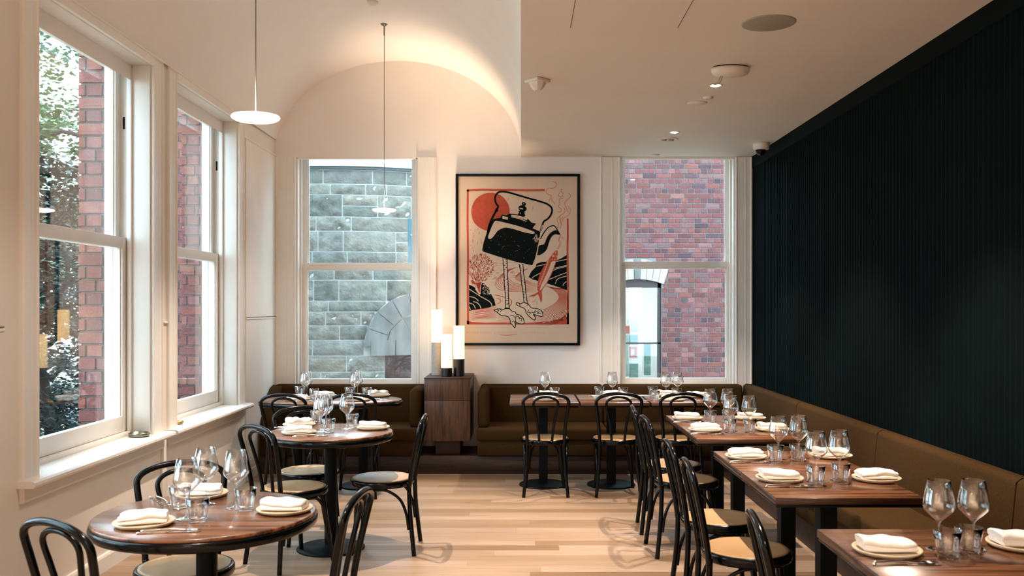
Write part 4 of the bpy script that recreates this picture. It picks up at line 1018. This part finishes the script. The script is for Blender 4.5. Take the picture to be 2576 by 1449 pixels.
# stone tower
TR = 2.6; TX = -2.79; TY = 13.0+TR
def tw(u, z, o):     # arc length u from the foremost line
    a = u/TR; return (TX+(TR+o)*math.sin(a), TY-(TR+o)*math.cos(a), z)
def px_u(px, d=13.0): return (px-1311)*d/F-TX
def py_z(py, d=13.0): return EYE-(py-771)*d/F
m = MB(); rs = random.Random(21)
SP = [(0.142,0.140,0.119),(0.122,0.126,0.107),(0.162,0.153,0.130),(0.147,0.144,0.130),(0.108,0.113,0.098),(0.176,0.160,0.131)]
zone = (px_u(930), px_u(1172), py_z(744), py_z(958))
ctr = (px_u(1050), py_z(872)); RO, RI = .77, .47
def free(z0, z1):
    h = []
    if z1 > ctr[1]-.1:
        dz = max(0, z1-ctr[1]-.03); 
        if dz < RO: w_ = math.sqrt(RO*RO-dz*dz); h.append((ctr[0]-w_, ctr[0]+w_))
    if z0 < py_z(856) and z1 > py_z(895): h.append((px_u(930), px_u(1172)))
    if z0 < py_z(896): h.append((px_u(968), px_u(1132)))
    if z0 < py_z(545) and z1 > py_z(662): h.append((px_u(1028), px_u(1075)))
    return h
def block(a, b, z0, z1):
    tone = rs.choice(SP); k = rs.uniform(.9,1.12); tone = tuple(c*k for c in tone); g_ = .017
    a += g_/2; b -= g_/2; z0 += g_/2; z1 -= g_/2
    nx = max(3, int((b-a)/.05)); nz = max(3, int((z1-z0)/.045)); vs = []
    sx, sy = rs.uniform(0,50), rs.uniform(0,50); rough = rs.choice([.3,.6,1.0,1.3])
    for i in range(nx+1):
        for j in range(nz+1):
            e = min(i, nx-i, j, nz-j); u = a+(b-a)*i/nx; z = z0+(z1-z0)*j/nz
            h = .006 if e == 0 else .018+rough*.013*(math.sin(u*23+sx+3*math.sin(z*17+sy))+math.cos(z*31+sy+2*math.sin(u*19+sx)))+rs.uniform(-.004,.006)*rough
            if e == 0: h = .004
            vs.append(tw(u, z, h))
    fs = [(i*(nz+1)+j, (i+1)*(nz+1)+j, (i+1)*(nz+1)+j+1, i*(nz+1)+j+1) for i in range(nx) for j in range(nz)]
    m.add(vs, fs, 'stone', True, tone)
rows = []; z = py_z(957)-2.3
hs = [.27,.30,.155,.29,.20,.28,.27,.165]
ztop = py_z(427)
z = ztop; i = 0; hs2 = [.20,.155,.305,.215,.295,.155,.25,.30,.155,.20,.21,.285,.17,.27,.16,.24,.2,.3,.2,.3,.2]
zs = [ztop]; k = 0
while zs[-1] > -1.0: zs.append(zs[-1]-hs2[k % len(hs2)]); k += 1
for zc in (py_z(545), py_z(662), py_z(856), py_z(895)):     # courses meet the heads and sills of the openings
    q = min(range(len(zs)), key=lambda i_: abs(zs[i_]-zc)); zs[q] = zc
for i in range(len(zs)-1):
    z, z0 = zs[i], zs[i+1]; h = z-z0
    for ua, ub in cut(-3.5, 3.8, free(z0, z)):
        u = ua
        while u < ub-.01:
            wd = rs.choice([.28,.36,.5,.55,.62,.68,.75]) if h > .22 else rs.choice([.3,.4,.5,.7])
            if u == ua: wd *= rs.uniform(.4, 1)
            if ub-(u+wd) < .14: wd = ub-u
            if h > .24 and rs.random() < .38 and wd < .6:
                block(u, u+wd, z0, z0+h*.5); block(u, u+wd, z0+h*.5, z)
            else: block(u, u+wd, z0, z)
            u += wd
tower = thing('stone_tower', 'round grey stone tower outside the left back window', 'building', (TX, TY, -.8))
npart('stone_wall', m, tower)
m = MB(); NS = 60
def ring(m, u0, u1, z0, z1, o0, o1, mt, n=40):
    vs = []
    for k in range(n+1):
        u = u0+(u1-u0)*k/n
        for (z, o) in ((z0,o0),(z1,o0),(z1,o1),(z0,o1)): vs.append(tw(u,z,o))
    fs = []
    for k in range(n):
        for j in range(4): fs.append((4*k+j, 4*k+(j+1)%4, 4*k+4+(j+1)%4, 4*k+4+j))
    fs += [(0,1,2,3),(4*n,4*n+3,4*n+2,4*n+1)]
    m.add(vs, fs, mt, False)
ring(m, -3.6, 3.9, -1, ztop+.02, -.3, -.004, 'stone_mortar'); npart('mortar_core', m, tower)
m = MB(); ring(m, -3.6, 3.9, ztop+.01, ztop+.045, -.3, .05, 'lead'); ring(m, -3.6, 3.9, ztop+.045, ztop+.09, -.3, .085, 'stone_mortar'); npart('cornice', m, tower)
m = MB()
def vblock(pts, o, mt='smooth_stone'):
    vs = [tw(u,z,o) for u,z in pts]+[tw(u,z,-.02) for u,z in pts]; n = len(pts)
    m.add(vs, [list(range(n)), list(range(n,2*n))[::-1]]+[(i,(i+1)%n,n+(i+1)%n,n+i) for i in range(n)], mt)
nv = 9
for k in range(18):
    p0, p1 = PI*k/18, PI*(k+1)/18
    vblock([(ctr[0],ctr[1]-.005),(ctr[0]+RO*.995*math.cos(p0),ctr[1]+RO*.995*math.sin(p0)),(ctr[0]+RO*.995*math.cos(p1),ctr[1]+RO*.995*math.sin(p1))], .052, 'stone_mortar')
for k in range(nv):
    a0_ = PI*k/nv+.010; a1_ = PI*(k+1)/nv-.010
    pts = [(ctr[0]+RI*math.cos(a0_), ctr[1]+RI*math.sin(a0_)), (ctr[0]+RO*math.cos(a0_), ctr[1]+RO*math.sin(a0_)), (ctr[0]+RO*math.cos(a1_), ctr[1]+RO*math.sin(a1_)), (ctr[0]+RI*math.cos(a1_), ctr[1]+RI*math.sin(a1_))]
    vblock(pts, .075)
for k in range(3):      # inner fill
    a0_ = PI*k/3+.02; a1_ = PI*(k+1)/3-.02
    pts = [(ctr[0], ctr[1]+.02), (ctr[0]+(RI-.012)*math.cos(a0_), ctr[1]+(RI-.012)*math.sin(a0_)), (ctr[0]+(RI-.012)*math.cos((a0_+a1_)/2), ctr[1]+(RI-.012)*math.sin((a0_+a1_)/2)), (ctr[0]+(RI-.012)*math.cos(a1_), ctr[1]+(RI-.012)*math.sin(a1_))]
    vblock(pts, .06)
u_ = [px_u(930), px_u(992), px_u(1050), px_u(1110), px_u(1172)]
for k in range(4): vblock([(u_[k]+.005, py_z(895)), (u_[k+1]-.005, py_z(895)), (u_[k+1]-.005, py_z(856)), (u_[k]+.005, py_z(856))], .08)
npart('stone_arch', m, tower)
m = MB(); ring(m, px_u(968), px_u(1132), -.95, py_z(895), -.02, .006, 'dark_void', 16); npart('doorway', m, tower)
m = MB(); ring(m, px_u(1028), px_u(1075), py_z(662), py_z(545), -.02, .006, 'teal_glass', 6); npart('window', m, tower)

# brick piers between the left windows
BIG = [(0.171,0.050,0.037),(0.148,0.045,0.037),(0.189,0.065,0.050),(0.160,0.059,0.054),(0.137,0.045,0.040)]
def pier(x0, x1, y0, y1, z0, z1, label, name='brick_pier'):
    m = MB(); r = random.Random(int(y0*100))
    m.box(x0+.012, x1-.0, y0+.012, y1-.012, z0, z1, 'mortar_dark')
    brick_face(m, x0, x1, z0, z1, lambda u, z, o: (u, y0+.012-o, z), r, palette=BIG, course=.0875, L=.235)
    brick_face(m, y0+.001, y1-.001, z0, z1, lambda u, z, o: (x0+.012-o, u, z), r, palette=BIG, course=.0875, L=.235)
    brick_face(m, x0, x1, z0, z1, lambda u, z, o: (u, y1-.012+o, z), r, palette=BIG, course=.0875, L=.235)
    o = link(name, m.mesh(name), None); tag(o, label, 'brick pier', 'brick piers outside the left windows'); return o
pier(-2.97, -2.74, 6.10, 6.36, -.8, 4.2, 'red brick pier outside, right in the nearer left window')
pier(-2.97, -2.74, 7.95, 8.25, -.8, 4.2, 'red brick pier outside, right in the farther left window')
pier(-2.97, -2.74, 4.25, 4.5, -.8, 4.2, 'red brick pier outside, before the nearer left window, hidden by the wall')
pier(-4.6, -3.35, 9.7, 10.6, -.8, 5.5, 'dull red brick wing outside, left of the pier in the farther left window')

# ground, trees
def plane(name, x0, x1, y0, y1, z, mt, nx=1):
    m = MB(); m.box(x0,x1,y0,y1,z-.2,z,mt); return m
o = link('ground', plane('g', -40, 30, -12, 60, -.8, 'litter').mesh('ground')); o['kind'] = 'structure'
m = MB(); m.prism([(-30,15),(-3.5,20),(-3.5,24),(-30,20)], -.8, -.78, 'path', 'z'); o = link('garden_path', m.mesh('garden_path')); o['kind'] = 'structure'
def tree(name, x, y, h, label, leaves, seed, crown, leaf='leaf_green', ls=.11, tr=.16, low=.0, par=None, nb=16):
    r = random.Random(seed); t = thing(name, label, 'tree' if 'tree' in name else 'shrub', (x, y, -.8), 0, 'trees and shrubs outside the left windows')
    m = MB(); pts = [(0,0,0)]
    for k in range(1, 6): pts.append((r.uniform(-.15,.15)*k*.5, r.uniform(-.15,.15)*k*.5, h*.8*k/5))
    m.tube(smoothpts(pts, 4), [tr*(1-.8*i/20) for i in range(21)], 'bark', 10)
    part('trunk', m, t)
    m = MB()
    for k in range(nb):
        z = h*r.uniform(.15,.8); a = r.uniform(0, 2*PI); l = crown*r.uniform(.5,.95)
        P = [(0,0,z)]
        for q in range(1, 5): P.append((l*q/4*math.cos(a)+r.uniform(-.1,.1), l*q/4*math.sin(a)+r.uniform(-.1,.1), z+l*.25*q/4+r.uniform(-.15,.15)))
        m.tube(smoothpts(P, 3), [tr*.3*(1-.85*i/12) for i in range(13)], 'bark', 6)
        for q in range(3):
            s_ = Vector(P[2+q % 2]); e = s_+Vector((r.uniform(-.5,.5), r.uniform(-.5,.5), r.uniform(-.3,.4)))
            m.tube([s_, (s_+e)/2+Vector((0,0,.06)), e], [tr*.08,tr*.06,tr*.03], 'bark', 5)
    part('branches', m, t)
    vs = []; fs = []
    clumps = []
    for k in range(int(leaves/90)):
        a = r.uniform(0, 2*PI); q = crown*math.sqrt(r.random()); z = low+(h-low)*r.random()**.8
        sh = math.sin(PI*min(1, max(.05, (z-low*.6)/(h*1.05-low*.6))))**.5
        clumps.append((q*sh*math.cos(a), q*sh*math.sin(a), z, r.uniform(.18,.42)))
    for cx, cy, cz, cr in clumps:
        for k in range(90):
            p = Vector((r.gauss(0,.5), r.gauss(0,.5), r.gauss(0,.38)))*cr+Vector((cx,cy,cz))
            a = r.uniform(0, 2*PI); b = r.uniform(-.7,.7); s_ = ls*r.uniform(.6,1.2)
            d1 = Vector((math.cos(a), math.sin(a), b)).normalized()*s_; d2 = d1.cross(Vector((r.uniform(-.4,.4), r.uniform(-.4,.4), 1))).normalized()*s_*.42
            o_ = len(vs); vs += [p, p+d1*.5+d2, p+d1, p+d1*.5-d2]; fs.append((o_,o_+1,o_+2,o_+3))
    m = MB(); m.add(vs, fs, leaf); fo_ = part('foliage', m, t); fo_['kind'] = 'stuff'
    return t
tree('garden_tree', -8.3, 15.2, 7.5, 'light green leafy tree filling the upper part of the nearer left window', 8000, 3, 2.2, 'leaf_green', .11, .16, 2.2)
tree('garden_tree', -6.05, 11.7, 4.2, 'dark leaved tree at the left edge of the nearer left window', 9000, 8, .95, 'leaf_dark', .09, .09, .5)
tree('garden_tree', -17.5, 31, 9, 'distant pale green tree behind the others', 9000, 15, 3.6, 'leaf_green', .22, .25, 3)
tree('garden_tree', -7.2, 8.3, 6.5, 'green tree standing before the nearest part of the garden', 9000, 18, 1.7, 'leaf_green', .12, .14, 2.4)
tree('garden_shrub', -6.6, 13.2, 1.15, 'low round dark green shrub near the foot of the brick pier', 4500, 22, .6, 'leaf_dark', .07, .03, .0, nb=5)
tree('garden_tree', -10.2, 19.4, 4.6, 'dense dark evergreen filling the lower part of the nearer left window', 14000, 31, 1.9, 'leaf_dark', .13, .14, .9)
tree('garden_tree', -13.4, 24.8, 5.2, 'dark evergreen farther back, partly hidden by the dense one', 12000, 37, 2.6, 'leaf_dark', .17, .16, 1.2)
tree('garden_tree', -12.0, 10.2, 6.0, 'leafy tree well to the left in the garden, left of the nearer left window view', 8000, 41, 1.9, 'leaf_green', .14, .15, .9)
tree('garden_tree', -14.5, 15.5, 6.5, 'leafy tree deep in the garden on the left, out of the direct view', 8000, 43, 2.1, 'leaf_green', .15, .16, .9)
tree('garden_tree', -10.5, 4.2, 5.5, 'dark tree in the garden beside the camera position, out of view', 7000, 47, 1.6, 'leaf_dark', .13, .13, .7)
